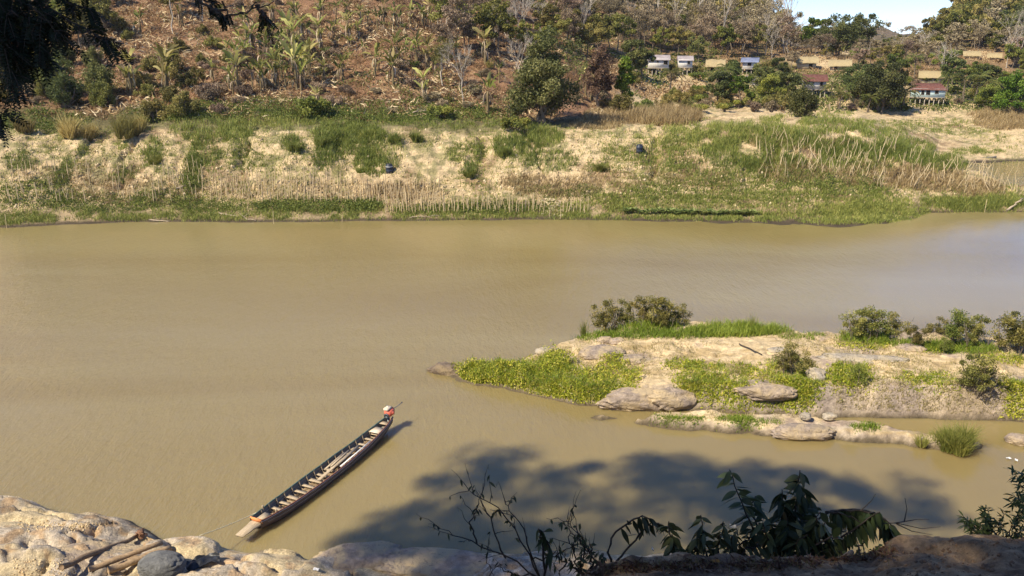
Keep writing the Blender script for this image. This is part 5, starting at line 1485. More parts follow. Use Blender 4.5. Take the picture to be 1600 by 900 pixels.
# ------------------------------------------------------------------ houses on the far bank
def house(px, py, w, d, h, roof_h, over, wall, roof, label, rz=0, stilts=0, thatch=False, nposts=5, windows=(), door=None, name='stilt_house', hip=False):
    P = FAR.hit(px, py)[0]
    u, s = ray(px, py)
    if np.isnan(P).any():
        return
    o = tag(link(name, None, None, P, (0, 0, rz + math.atan2(-P[0], P[1]) * .8)), label, 'house')
    z0 = stilts
    mb = MB(); box(mb, (0, d / 2, z0 + h / 2), (w, d, h)); wl = obj('wall', mb, M[wall], o)
    mb = MB(); r = RNG(int(px))
    e = z0 + h; W = w / 2 + over; n = 13
    xs = np.linspace(-W, W, n)
    jig = (r.normal(0, .05 if thatch else .012, (n, 4)))
    th = .16 if thatch else .05
    front = np.stack([xs, np.full(n, -over * 1.3), e - .28 + jig[:, 0]], 1); ridge = np.stack([np.clip(xs, -W + (d * .3 if hip else 0), W - (d * .3 if hip else 0)), np.full(n, d / 2), e + roof_h + jig[:, 1]], 1)
    back = np.stack([xs, np.full(n, d + over * 1.3), e - .28 + jig[:, 2]], 1)
    mid = (front + ridge) / 2 + np.array([0, 0, -.04]); mid[:, 2] += jig[:, 3]
    up = np.array([0, 0, th])
    grid = np.stack([front, front + up, mid + up, ridge + up, back + up, back], 1)
    mb.add(grid.reshape(-1, 3), grid_faces(n, 6, True))
    under = np.stack([front, ridge, back], 1); mb.add(under.reshape(-1, 3), grid_faces(n, 3))
    for q in (0, n - 1):
        b0 = mb.n; mb.add([front[q], ridge[q], back[q], front[q] + up, mid[q] + up, ridge[q] + up, back[q] + up], [[0, 1, 5, 4], [1, 2, 6, 5]])
        mb.f.append(np.array([[b0, b0 + 4, b0 + 3]]))
    obj('roof', mb, M[roof], o)
    mb = MB()
    for x in (-w / 2, w / 2):       # gables
        b0 = mb.n
        mb.add([(x, .02, e), (x, d - .02, e), (x, d / 2, e + roof_h * .96), (x * .97, .02, e), (x * .97, d - .02, e), (x * .97, d / 2, e + roof_h * .96)], [[0, 1, 2], [5, 4, 3]])
    if not hip:
        obj('gable', mb, M[wall], o)
    if stilts:
        mb = MB(); box(mb, (0, d / 2 - .1, z0 - .05), (w + .3, d + .5, .12)); obj('floor_frame', mb, M['post'], o)
        for k in range(nposts):
            x = -w / 2 + .1 + (w - .2) * k / (nposts - 1)
            for y in (.05, d - .1):
                mb = MB(); zb = float(FAR.at(P[0] + x, P[1] + y)) - P[2] - .3
                tube(mb, [(x + r.normal() * .05, y, min(zb, 0)), (x, y, z0 - .02)], .09, 6); obj('post', mb, M['post'], o)
    for (x, z, ww, hh) in windows:
        mb = MB(); box(mb, (x, -.012, z0 + z), (ww, .05, hh)); wn = obj('window', mb, M['opening'], o)
        mb = MB()
        for q in (-1, 1):
            box(mb, (x + q * (ww / 2 + .03), -.03, z0 + z), (.06, .07, hh + .12)); box(mb, (x, -.03, z0 + z + q * (hh / 2 + .03)), (ww, .07, .06))
        obj('frame', mb, M['post'], wn)
    if door:
        x, ww, hh = door
        mb = MB(); box(mb, (x, -.015, z0 + hh / 2), (ww, .05, hh)); obj('door', mb, M['opening'], o)
    return o


house(1028, 119, 4.4, 3.4, 1.9, .75, .3, 'wall_white', 'roof_grey', 'white walled stilt house with grey roof, leftmost in the hillside row', .02, stilts=1.7, nposts=6, windows=((1.5, 1.1, .8, .75), (-.2, 1.3, .35, .3)))
house(1070, 118, 3.0, 3.0, 1.7, .7, .25, 'wall_white', 'roof_grey', 'small white stilt house with grey roof, second in the hillside row', .05, stilts=1.7, nposts=4, windows=((.7, 1.0, .5, .6),))
house(1117, 112, 3.4, 3.2, 1.3, 1.2, .5, 'wall_straw', 'thatch', 'straw roofed hut between two trees, third in the hillside row', -.05, thatch=True, name='straw_hut', door=(-.6, .7, 1.1))
house(1170, 116, 3.0, 3.0, 1.7, .7, .5, 'wall_white', 'roof_blue', 'house with a blue roof half hidden by trees', -.1, stilts=1.2, nposts=4, windows=((0, 1, .7, .7),))
house(1182, 135, 3.2, 3.0, 1.5, .6, .4, 'wall_white', 'roof_grey', 'grey house buried in trees below the blue roof', .1, windows=((.4, .8, .6, .6),), name='house')
house(1260, 108, 4.2, 3.4, 1.6, 1.05, .5, 'wall_straw', 'thatch', 'straw roofed hut on a pale cut ledge, left of its twin', .04, thatch=True, name='straw_hut', door=(.9, .8, 1.3))
house(1311, 113, 4.2, 3.4, 1.6, 1.05, .5, 'wall_straw', 'thatch', 'straw roofed hut on a pale cut ledge, right of its twin', -.06, thatch=True, name='straw_hut', windows=((-.8, .9, .6, .5),))
house(1272, 152, 4.3, 3.6, 1.9, 1.05, .4, 'wall_white', 'roof_rust', 'white walled stilt house with rust red roof among palms', .12, stilts=1.6, nposts=6, windows=((1.2, 1.1, .5, .8),))
house(1455, 132, 4.8, 3.6, 1.7, 1.1, .5, 'wall_straw', 'thatch', 'straw roofed hut behind the turquoise stilt house', -.03, thatch=True, name='straw_hut', windows=((-1.0, 1.0, .6, .5), (.8, 1.0, .6, .5)))
house(1447, 167, 6.4, 4.0, 1.75, .95, .35, 'wall_teal', 'roof_rust', 'turquoise and white stilt house with rust red roof and many posts', -.04, stilts=2.0, nposts=8, windows=((.0, 1.0, .7, 1.0), (-1.0, 1.0, .5, 1.0), (1.6, 1.1, .6, .7)), hip=True)
house(1487, 94, 2.4, 2.4, 1.5, .9, .35, 'wall_straw', 'thatch', 'tiny yellowish hut with two dark windows high on the slope', .0, thatch=True, name='straw_hut', windows=((-.45, .8, .5, .6), (.45, .8, .5, .6)))
house(1518, 92, 3.4, 3.0, .9, .9, .4, 'wall_straw', 'thatch', 'low pale roofed hut beside a bare earth cut, high on the right', .1, thatch=True, name='straw_hut')
house(1553, 95, 2.8, 2.8, 1.0, .8, .35, 'wall_straw', 'thatch', 'small pale roofed hut nearest the far right bare trees', -.1, thatch=True, name='straw_hut')

# bamboo drying rack, drums, small dugout, driftwood
P = FAR.hit(1436, 196)[0]
rk = tag(link('bamboo_rack', None, None, P, (0, 0, -.1)), 'pale bamboo rack of rails on leaning poles below the turquoise house', 'rack')
r = RNG(63)
for k in range(8):
    x = -2.4 + k * .68; mb = MB()
    tube(mb, [(x, 0, -.3), (x + r.normal() * .12, r.normal() * .05, 1.7 + r.normal() * .15)], [.045, .035], 5); obj('pole', mb, M['stalk'], rk)
for z, x0, x1 in ((1.55, -1.6, 2.6), (.75, -4.0, 2.7), (1.15, -2.5, 2.5)):
    mb = MB(); tube(mb, curve((x0, -.07, z), (x1, -.07, z + .05), -.05, 6), .04, 5); obj('rail', mb, M['stalk'], rk)


def drum(px, py, label, h=1.05, rr=.42, band=True):
    P = FAR.hit(px, py)[0]
    o = tag(link('plastic_drum', None, None, P - [0, 0, .08], (rad(4), rad(-3), .4)), label, 'drum')
    zs = np.array([0, .03, .3, .33, .37, .40, .68, .71, .75, .78, .98, 1.0]) * h
    rs = np.array([.9, 1, 1, 1.05, 1.05, 1, 1, 1.05, 1.05, 1, .97, .86]) * rr
    mb = MB(); tube(mb, np.stack([zs * 0, zs * 0, zs], 1), rs, 20); obj('body', mb, M['drum'], o, smooth=False)
    mb = MB(); tube(mb, [(0, 0, h), (0, 0, h + .09), (0, 0, h + .10)], [rr * .8, rr * .8, rr * .7], 18); obj('lid', mb, M['black'], o)
    if band:
        mb = MB(); tube(mb, [(0, 0, h * .80), (0, 0, h * .86)], rr * 1.03, 20, cap=False); obj('band', mb, M['white'], o)


drum(609, 270, 'black plastic drum with a pale band on the bare bank above the stubble')
drum(999, 239, 'plain dark blue plastic drum on pale soil beside the green ridge', 1.0, .40, False)


def simple_boat(Pa, Pb, w, name, label, mat):
    L = float(np.hypot(*(Pb - Pa)[:2])); o = tag(link(name, None, None, (Pa[0], Pa[1], 0), (0, 0, math.atan2(Pb[1] - Pa[1], Pb[0] - Pa[0]))), label, 'boat')
    t = np.linspace(0, 1, 16); rows = []
    for q in t:
        ww = w * max(.12, math.sin(math.pi * (.06 + .88 * q))) ** .5 / 2; z = .35 + .35 * abs(q * 2 - 1) ** 3; b = -.1 + .4 * abs(q * 2 - 1) ** 4
        rows.append([(q * L, -ww, z), (q * L, -ww * .7, b), (q * L, ww * .7, b), (q * L, ww, z), (q * L, ww - .05, z), (q * L, ww * .6, b + .15), (q * L, -ww * .6, b + .15), (q * L, -ww + .05, z), (q * L, -ww, z)])
    mb = MB(); mb.add(np.array(rows).reshape(-1, 3), grid_faces(16, 9)); obj('hull', mb, M[mat], o)
    for q in (.3, .5, .7):
        mb = MB(); box(mb, (q * L, 0, .3), (.2, w * .8, .03)); obj('thwart', mb, M['pale_wood'], o)


simple_boat(on_water(1493, 247.5), on_water(1556, 250), .8, 'dugout_boat', 'small grey dugout drawn up on the side stream bank', 'hull_in')


M['old_log'] = surf_mat('dark_old_log', [(.3, (.13, .085, .05)), (.7, (.30, .21, .13))], 3, .85, .5, 8, stretch=(1, 6, 6))


def log_thing(Pa, Pb, r0, r1, label, mat='log', name='log', sag=0, wob=.01, seed=1, branches=0, cat='log', n=9):
    r = RNG(seed); Pa = np.array(Pa, float); Pb = np.array(Pb, float); mb = MB()
    tq = np.linspace(0, 1, 12)[:, None]; ln = Pa * (1 - tq) + Pb * tq
    if ln[:, 1].max() < 30 and ln[:, 1].min() > 12:      # rests on the humps of the shore rock
        up_ = max(0, (NEAR.at(ln[:, 0], ln[:, 1]) - ln[:, 2]).max() + r0 * .6); Pa = Pa + [0, 0, up_]; Pb = Pb + [0, 0, up_]
    p = curve(Pa, Pb, sag, n, wob, r); L = np.linalg.norm(Pb - Pa)
    rr = np.linspace(r0, r1, n) * (1 + r.normal(0, .06, n))
    tube(mb, p - Pa, rr, 9)
    for k in range(branches):
        q = p[r.randint(2, n - 1)] - Pa
        tube(mb, curve(q, q + r.normal(0, L * .16, 3) * [1, 1, .6] + [0, 0, L * .05], 0, 5, L * .01, r), np.linspace(r1 * .8, r1 * .25, 5), 5)
    return tag(obj(name, mb, M[mat], None, Pa, smooth=True), label, cat)


def fp(px, py, z=.1):
    P = FAR.hit(px, py)[0]
    return P + [0, 0, z]


log_thing(fp(342, 334), fp(400, 346), .09, .04, 'long pale branch lying from the bank down into the water', 'pale_wood', 'driftwood_branch', seed=3, branches=3, wob=.06, cat='driftwood')
log_thing(fp(275, 296), fp(308, 285), .12, .08, 'weathered stick leaning over the green bush on the left bank', 'pale_wood', 'driftwood_branch', seed=4, branches=2, cat='driftwood')
log_thing(fp(233, 345), fp(265, 347), .08, .04, 'short pale branch at the waterline left of the long one', 'pale_wood', 'driftwood_branch', seed=5, branches=1, cat='driftwood')
log_thing(fp(645, 179, .2), fp(668, 178, .5), .10, .06, 'twisted white branch at the slope foot beside the mound shrub', 'pale_wood', 'driftwood_branch', seed=6, branches=2, cat='driftwood', wob=.08)
log_thing(fp(1572, 330), fp(1598, 318, .6), .14, .05, 'pale snag of driftwood on the shore at the right edge', 'pale_wood', 'driftwood_branch', seed=7, branches=5, cat='driftwood', wob=.08)
log_thing(fp(640, 342), fp(690, 338), .05, .02, 'tangle of thin grey sticks by the waterline below the pole row', 'pale_wood', 'driftwood_branch', seed=8, branches=6, cat='driftwood', wob=.05)
for px, py, h, label in ((427, 350, 1.4, 'thin stake standing in the water left of its low twin'), (534, 347, .7, 'short stake standing in the water below the leafy row'), (858, 342, 1.3, 'pale leaning stake in the water under the debris chute'), (875, 343, 1.2, 'pale stake in the water right of the leaning one'), (1538, 332, 1.5, 'tilted stake at the far right waterline'), (10, 356, 1.4, 'thin stake at the far left waterline')):
    P = on_water(px, py); mb = MB(); tube(mb, curve((0, 0, -.6), (.08, .05, h), 0, 4), [.035, .03, .028, .02], 5)
    tag(obj('stake', mb, M['stalk'], None, P), label, 'stake')
P = FAR.hit(1534, 262)[0]
mb = MB()
tube(mb, [(-3.2, -.2, 1.0), (0, 0, .5), (1.2, 0, .35)], .045, 5); tube(mb, [(-.4, 0, -.3), (.6, .1, 2.4)], [.05, .03], 5); tube(mb, [(.3, .05, .6), (-.5, .1, .1)], .04, 5)
tag(obj('pole_frame', mb, M['stalk'], None, P), 'crossed pale poles on the spit beside the side stream', 'pole frame')

# white debris slide between the two pole rows
r = RNG(64); mb = MB()
px = np.concatenate([r.normal(862, 7, 120)]); py = r.uniform(312, 338, 120); px += (py - 325) * .5
P = FAR.hit(px, py); P = P[~np.isnan(P[:, 0])]
leaves(mb, P + [0, 0, .1], .55, .2, r, d=r.normal(0, 1, (len(P), 3)) * [1, 1, .3], tint=np.clip(r.normal(.9, .1, len(P)), 0, 1))
tag(obj('debris', mb, M['dead']), kind='stuff')

# ------------------------------------------------------------------ rocks
def rock(P, size, seed, label, mat='rock', rz=0, name='rock', rough=.42, sub=5, tilt=0):
    import bmesh
    r = RNG(seed); bm = bmesh.new(); bmesh.ops.create_icosphere(bm, subdivisions=sub, radius=1)
    v = np.array([q.co[:] for q in bm.verts]); f = np.array([[q.index for q in p.verts] for p in bm.faces]); bm.free()
    s = seed * 3.7
    n = fbm(v[:, 0] * .9 + s, v[:, 1] * .9 + v[:, 2] * 1.3, seed, 3) * 1.3 + fbm(v[:, 0] * 2.5 + s, v[:, 1] * 2.5 - v[:, 2] * 2.1, seed + 9, 3) * .5
    n = n + (.5 - abs(fbm(v[:, 0] * 1.6 + v[:, 2] + s, v[:, 1] * 1.6 - v[:, 2] * .7, seed + 20, 4)) * 4).clip(-.6, .5) * .35 + fbm(v[:, 0] * 5 + s, v[:, 1] * 5 + v[:, 2] * 4, seed + 30, 3) * .25
    v = v * (1 + rough * n[:, None])
    v = np.sign(v) * abs(v) ** .85
    st = v[:, 2] * 3.2 + n
    v[:, 0] *= 1 + .05 * np.sin(st * 6); v[:, 2] = np.maximum(v[:, 2], -.7)
    v = v * np.array(size)
    mb = MB(); mb.add(v, f)
    return tag(obj(name, mb, M[mat], None, P, (tilt, 0, rz), smooth=True), label, 'rock')


def ip(px, py, dz=0):
    return isl_pt(px, py) + [0, 0, dz]


rock(ip(942, 552, -.05), (1.25, .8, .42), 1, 'large smooth purplish boulder on the pale top of the island', rz=.1)
rock(ip(985, 560, -.1), (.8, .6, .28), 2, 'low purplish boulder right of the large smooth one', rz=-.2)
rock(ip(945, 532, 0), (.42, .35, .24), 3, 'dark rounded boulder behind the large smooth one, left of a pair')
rock(ip(965, 534, 0), (.5, .35, .22), 4, 'dark rounded boulder behind the large smooth one, right of a pair')
rock(ip(852, 530, -.05), (.55, .4, .2), 5, 'pale flat boulder at the back rim of the green mound', 'pale_rock')
rock(ip(1000, 612, -.5), (1.9, .7, .62), 6, 'bulging grey rock shoulder between two creeper patches', rz=.1)
rock(ip(1055, 608, -.5), (1.4, .7, .6), 7, 'rounded light rock face right of the bulging shoulder', rz=.3)
rock(ip(1200, 602, -.3), (1.6, .7, .45), 8, 'smooth grey boulder lying in the creeper at mid island', rz=-.1)
rock(ip(1275, 590, 0), (.5, .6, .5), 9, 'upright pale rock beside the dark island bush', 'pale_rock')
rock(ip(1440, 533, .1), (1.9, .7, .5), 10, 'dark flat ledge rock behind bushes at the back of the island')
rock(ip(1425, 545, 0), (.8, .5, .22), 11, 'low pinkish rock in front of the dark ledge')
rock(on_water(697, 580, .0), (.95, .6, .45), 12, 'brown rock forming the tip of the island in the water', 'wet_rock', rz=-.2)
rock(ip(1255, 676, .0), (1.4, .5, .36), 13, 'grey hump of rock carrying two pale stones on the low slab')
rock(ip(1258, 657, .22), (.27, .24, .17), 14, 'pale stone on the low slab hump, left of a pair', 'pale_rock')
rock(ip(1295, 657, .22), (.34, .26, .18), 15, 'pale stone on the low slab hump, right of a pair', 'pale_rock')
rock(ip(1220, 548, 0), (.7, .4, .15), 16, 'flat light slab on the sandy island top', 'pale_rock', sub=3)
rock(ip(1350, 560, -.05), (2.4, .6, .22), 17, 'long flat light ledge across the sandy island top', 'pale_rock', rz=-.12)
rock(on_water(1030, 625, .05), (.8, .3, .16), 18, 'flat wet stone at the waterline under the rock shoulder', 'pale_rock', sub=3)
rock(on_water(960, 636, .03), (.5, .22, .12), 20, 'small pale stone at the waterline in the creek mouth', 'pale_rock', sub=3)
rock(on_water(1590, 688, .1), (.5, .4, .3), 19, 'dark stone in shallow water at the right edge')
log_thing(ip(1155, 540, .1), ip(1190, 556, .08), .045, .03, 'dark thin branch lying on the sandy island top', 'dark_bark', 'fallen_branch', seed=12, cat='branch')
log_thing(ip(1530, 625, .1), ip(1552, 652, .1), .035, .02, 'thin pale stick leaning on the right rock wall', 'pale_wood', 'fallen_branch', seed=13, cat='branch')


# near shore, lower left
def npnt(px, py, dz=0):
    return NEAR.hit(px, py)[0] + [0, 0, dz]


rock(npnt(120, 874, -.55), (2.4, 1.2, .75), 21, 'big blocky grey and ochre boulder in the lower left corner', rz=.2, sub=5)
rock(npnt(255, 889, .1), (.72, .55, .46), 24, 'round dark grey boulder at the end of the two poles', 'dark_rock', sub=5, rough=.16)
rock(npnt(560, 872, -.1), (1.5, .8, .38), 25, 'shaded grey boulder at the waterline, left of the bottom middle', rz=.1, sub=5)
rock(npnt(580, 862, .05), (.55, .4, .35), 26, 'pale capped stone on top of the shaded boulder', 'pale_rock')
rock(npnt(690, 882, -.1), (2.1, .9, .34), 27, 'broad shaded slab boulder at the bottom edge, nearest the bare twigs', rz=-.1, sub=5)
log_thing(npnt(98, 899, .3), npnt(215, 842, .12), .10, .07, 'single dark weathered log pointing at the stump', seed=21, wob=.03, mat='old_log')
log_thing(npnt(140, 898, 0), npnt(255, 856, 0), .10, .09, 'light brown pole, upper of the lying pair', seed=22, wob=.02)
log_thing(npnt(170, 898, 0), npnt(268, 862, 0), .12, .10, 'light brown pole, lower and thicker of the lying pair', seed=23, wob=.02)
# stump with broken roots
r = RNG(65); mb = MB()
tube(mb, [(0, 0, -.1), (.02, 0, .2), (.03, .02, .38)], [.26, .2, .24], 10)
for k in range(9):
    a = k * .7; tube(mb, curve((0, 0, .1), (math.cos(a) * .45, math.sin(a) * .45, r.uniform(-.1, .35)), .08, 5, .03, r), np.linspace(.09, .03, 5), 5)
M['stump'] = surf_mat('rotten_stump', [(.3, (.10, .05, .03)), (.7, (.30, .16, .09))], 6, .9, .6)
tag(obj('tree_stump', mb, M['stump'], None, npnt(220, 838, .02), scale=.55, smooth=True), 'small brown root stump on the shore rock above the logs', 'stump')
# black sheet
n = 14; r = RNG(66); gx, gy = np.meshgrid(np.linspace(-.75, .75, 24), np.linspace(-.28, .28, n), indexing='ij')
gz = .12 + abs(fbm(gx * 3, gy * 3, 131, 4)) * .55 + .05 * gx
gy2 = gy * (1 - .35 * gx) + .12 * np.sin(gx * 5)
mb = MB(); mb.add(np.stack([gx, gy2, gz], -1).reshape(-1, 3), grid_faces(24, n)); mb.add(np.stack([gx, gy2, gz - .015], -1).reshape(-1, 3), grid_faces(24, n, True))
tag(obj('plastic_sheet', mb, M['black'], None, npnt(308, 886, .0), (0, 0, .35)), 'crumpled black plastic sheet beside the round dark boulder', 'plastic sheet')
# pebbles strip and scattered gravel on the left rocks
r = RNG(67); mb = MB()
px = np.concatenate([r.uniform(30, 160, 500), r.uniform(20, 120, 300)]); py = np.concatenate([822 + r.normal(0, 3.5, 500), r.uniform(872, 900, 300)])
P = NEAR.hit(px, py); P = P[~np.isnan(P[:, 0])]; sz = .012 + .045 * r.rand(len(P)) ** 3
V = P[:, None] + octa[None] * sz[:, None, None] * r.uniform(.7, 1.3, (len(P), 6, 1))
mb.add(V.reshape(-1, 3), (np.arange(len(P))[:, None, None] * 6 + fa[None]).reshape(-1, 3), np.repeat(r.rand(len(P)), 6))
tag(obj('gravel', mb, M['clod']), kind='stuff')
r = RNG(68); mb = MB()
px = r.uniform(940, 1620, 1500); py = r.uniform(845, 905, 1500)
P = NEAR.hit(px, py); P = P[~np.isnan(P[:, 0])]; P = P[P[:, 1] < 7]; sz = .003 + .02 * r.rand(len(P)) ** 5
V = P[:, None] + octa[None] * sz[:, None, None] * r.uniform(.6, 1.4, (len(P), 6, 1))
mb.add(V.reshape(-1, 3), (np.arange(len(P))[:, None, None] * 6 + fa[None]).reshape(-1, 3), np.repeat(r.rand(len(P)), 6))
M['clod_brown'] = leaf_mat('brown_clods', [(0, (.14, .085, .05)), (1, (.36, .23, .13))], trans=0, rough=.95, vary=0, hue=0)
tag(obj('soil_clods', mb, M['clod_brown']), kind='stuff')
# litter
for k, (px, py, lab) in enumerate(((1576, 716, 'white scrap of plastic at the right edge waterline, left of its pair'), (1588, 719, 'white scrap of plastic at the right edge waterline, right of its pair'), (608, 885, 'small white scrap on the shaded rock'), (494, 891, 'tiny white scrap in the rock gap at the bottom edge'))):
    r = RNG(70 + k); gx, gy = np.meshgrid(np.linspace(-.2, .2, 8), np.linspace(-.12, .12, 6), indexing='ij'); gz = .05 + fbm(gx * 9, gy * 9, 140 + k, 2) * .12
    P = on_water(px, py, .05) if k < 2 else npnt(px, py, .02)
    mb = MB(); mb.add(np.stack([gx, gy, gz], -1).reshape(-1, 3), grid_faces(8, 6)); mb.add(np.stack([gx, gy, gz - .02], -1).reshape(-1, 3), grid_faces(8, 6, True))
    tag(obj('plastic_scrap', mb, M['white'], None, P, (0, 0, k), (.5 if k < 2 else .5)), lab, 'litter')

# ------------------------------------------------------------------ plants on the near bank
def leaf_blade(mb, P, d, L, W, rng, tint, curl=.25):
    """one lance-shaped leaf, folded along its midrib and drooping at the tip"""
    t = np.linspace(0, 1, 7)
    d = d / (np.linalg.norm(d) + 1e-9)
    path = P + d * (L * t)[:, None] + np.array([0, 0, -1.]) * (curl * L * t ** 2)[:, None]
    w = W * np.array([.06, .62, .95, 1.0, .8, .42, .02]) * .5
    side = rng.normal(0, 1, 3)
    strip_leaf(mb, path, w, side, .22, tint)


def sprig(sb, lb, pts, r0, rng, spacing, L, W, start=.15, hang=.8, both=True):
    pts = np.asarray(pts, float); n = 14
    tt = np.linspace(0, 1, len(pts)); t = np.linspace(0, 1, n)
    p = np.stack([np.interp(t, tt, pts[:, i]) for i in range(3)], 1)
    for _ in range(2):
        p[1:-1] = (p[:-2] + 2 * p[1:-1] + p[2:]) / 4
    p[1:-1] += rng.normal(0, .008, (n - 2, 3))
    tube(sb, p, np.linspace(r0, r0 * .35, n), 6, cap=False)
    Ltot = np.linalg.norm(np.diff(p, axis=0), axis=1).sum()
    k = max(int(Ltot * (1 - start) / spacing), 1)
    T = unit(np.gradient(p, axis=0))
    for i in range(k):
        q = start + (1 - start) * (i + rng.rand() * .6) / k
        P = np.array([np.interp(q, t, p[:, j]) for j in range(3)]); tg = np.array([np.interp(q, t, T[:, j]) for j in range(3)])
        sd = rng.normal(0, 1, 3); sd -= tg * sd.dot(tg); sd /= np.linalg.norm(sd) + 1e-9
        d = tg * .5 + sd * .8 + np.array([0, 0, -hang]) * rng.uniform(.6, 1.3)
        leaf_blade(lb, P, d, L * rng.uniform(.7, 1.2), W * rng.uniform(.75, 1.2), rng, np.clip(rng.normal(.45, .22), 0, 1))
    return p


def near_plant(name, base_px, base_Y, branches, label, mat, spacing, L, W, seed, cat='plant', r0=.012, hang=.8, start=.15):
    """branches: list of photo points with their distance; rooted at the base"""
    r = RNG(seed); sb, lb = MB(), MB()
    base = at_dist(base_px[0], base_px[1], base_Y)
    g = float(NEAR.at(base[0], base[1])); base = np.array([base[0], base[1], min(base[2], g)])
    for br in branches:
        pts = [at_dist(px, py, Y) for px, py, Y in br]
        sprig(sb, lb, np.array(pts) - base, r0, r, spacing, L, W, hang=hang, start=start)
    o = tag(link(name, None, None, base), label, cat)
    obj('stem', sb, M['dark_bark'], o); obj('foliage', lb, M[mat], o, smooth=True)
    return o


near_plant('drooping_plant', (960, 885), 6.0, [[(955, 886, 6.0), (948, 845, 6.0), (975, 820, 6.1), (1005, 803, 6.1), (1018, 812, 6.1)], [(958, 886, 6.0), (985, 850, 6.2), (1020, 812, 6.2), (1035, 825, 6.2)]],
           'thin plant arching right with hanging leaves, leftmost of the dark leafy ones', 'fg_leaf', .035, .14, .045, 1, hang=1.3, start=.45)
near_plant('upright_plant', (1190, 885), 6.2, [[(1192, 884, 6.2), (1178, 830, 6.2), (1160, 785, 6.2), (1140, 734, 6.2)], [(1200, 880, 6.3), (1185, 835, 6.3), (1172, 800, 6.3), (1180, 775, 6.3)], [(1205, 884, 6.2), (1200, 845, 6.1), (1192, 815, 6.1)]],
           'upright dark plant whose tallest leafy shoot leans left over the water', 'fg_leaf', .022, .155, .052, 2, hang=.55, start=.3)
near_plant('bushy_plant', (1250, 885), 6.4, [[(1240, 884, 6.4), (1235, 840, 6.4), (1245, 790, 6.4), (1250, 735, 6.4)], [(1240, 884, 6.4), (1225, 830, 6.4), (1222, 765, 6.4)], [(1248, 884, 6.4), (1262, 830, 6.5), (1268, 795, 6.5), (1255, 760, 6.5)], [(1244, 884, 6.3), (1270, 840, 6.2), (1290, 815, 6.2)], [(1240, 884, 6.2), (1210, 850, 6.2), (1205, 820, 6.2)], [(1250, 885, 6.3), (1285, 850, 6.2), (1310, 840, 6.2)], [(1235, 884, 6.1), (1240, 850, 6.0), (1262, 835, 6.0)], [(1244, 884, 6.3), (1262, 845, 6.2), (1282, 800, 6.2)], [(1240, 884, 6.2), (1228, 850, 6.1), (1230, 810, 6.1)], [(1250, 884, 6.2), (1270, 860, 6.1), (1295, 865, 6.1)]],
           'densest dark plant with broad drooping leaves, tallest of the near plants', 'fg_leaf', .0125, .165, .058, 3, hang=.9, start=.25)
near_plant('arching_plant', (1235, 884), 6.6, [[(1230, 884, 6.6), (1300, 850, 6.5), (1350, 815, 6.5), (1375, 800, 6.5)], [(1240, 860, 6.8), (1270, 805, 6.8), (1320, 795, 6.8), (1370, 800, 6.8), (1398, 822, 6.8), (1412, 852, 6.8)], [(1300, 800, 6.7), (1340, 795, 6.7), (1380, 808, 6.7), (1395, 835, 6.7)], [(1290, 800, 6.7), (1310, 800, 6.6), (1345, 815, 6.6)]],
           'dark plant arching far right with a row of hanging broad leaves', 'fg_leaf', .015, .17, .06, 4, hang=1.6, start=.3)
near_plant('low_plant', (1110, 884), 6.0, [[(1110, 884, 6.0), (1100, 850, 6.0), (1095, 805, 6.0)], [(1115, 884, 6.0), (1125, 845, 6.0), (1130, 815, 6.0)], [(1105, 884, 6.0), (1085, 855, 6.0), (1090, 830, 6.0)], [(1120, 884, 6.1), (1140, 850, 6.1), (1150, 825, 6.1)], [(1130, 884, 6.1), (1155, 850, 6.1), (1175, 840, 6.1)], [(1100, 884, 5.9), (1060, 862, 5.9), (1050, 835, 5.9)], [(1070, 884, 5.9), (1050, 850, 5.9), (1045, 815, 5.9)], [(1150, 884, 6.0), (1165, 860, 6.0), (1185, 850, 6.0)]],
           'low tangle of dark leafy stems between the thin arching plant and the upright one', 'fg_leaf', .014, .13, .042, 5, hang=1.0, start=.3)
# side twigs without leaves at the right end of the arching plant
r = RNG(81); mb = MB(); b0 = at_dist(1345, 820, 6.6)
for br in ([(1345, 820), (1400, 817), (1440, 826), (1470, 823)], [(1400, 817), (1430, 812), (1452, 812)], [(1413, 815), (1417, 795), (1414, 778)], [(1345, 798), (1362, 782), (1368, 772)], [(1400, 818), (1425, 830), (1458, 836)], [(1408, 838), (1420, 845), (1438, 843)]):
    tube(mb, [at_dist(a, b, 6.6) - b0 for a, b in br], np.linspace(.006, .002, len(br)), 5, cap=False)
tag(obj('bare_twig', mb, M['dark_bark'], None, b0), 'leafless forked twig beyond the arching plant', 'twig')


def twig_bush(name, seed, roots, Y, label):
    r = RNG(seed); sb, lb = MB(), MB(); base = at_dist(roots[0][0][0], roots[0][0][1], Y)
    for br in roots:
        m = len(br); pts = np.array([at_dist(a, b, Y + r.normal() * .04) for a, b in br]) - base
        tt = np.linspace(0, 1, m); t = np.linspace(0, 1, 12)
        p = np.stack([np.interp(t, tt, pts[:, i]) for i in range(3)], 1); p[1:-1] += r.normal(0, .012, (10, 3))
        tube(sb, p, np.linspace(.009, .0025, 12), 5, cap=False)
        for k in range(7):
            i = r.randint(3, 12); q = p[i]; d = unit(p[i] - p[i - 1] + r.normal(0, .8, 3) * np.linalg.norm(p[i] - p[i - 1])); L = r.uniform(.08, .3)
            tw = curve(q, q + d * L + [0, 0, .03], .01, 5, .006, r); tube(sb, tw, np.linspace(.004, .0015, 5), 4, cap=False)
            for e in range(r.randint(1, 5)):
                leaf_blade(lb, tw[r.randint(1, 5)], r.normal(0, 1, 3) * .6 + [0, 0, -1], r.uniform(.03, .07), .02, r, r.rand())
    o = tag(link(name, None, None, base), label, 'bush'); obj('stem', sb, M['dark_bark'], o); obj('foliage', lb, M['fg_leaf'], o)


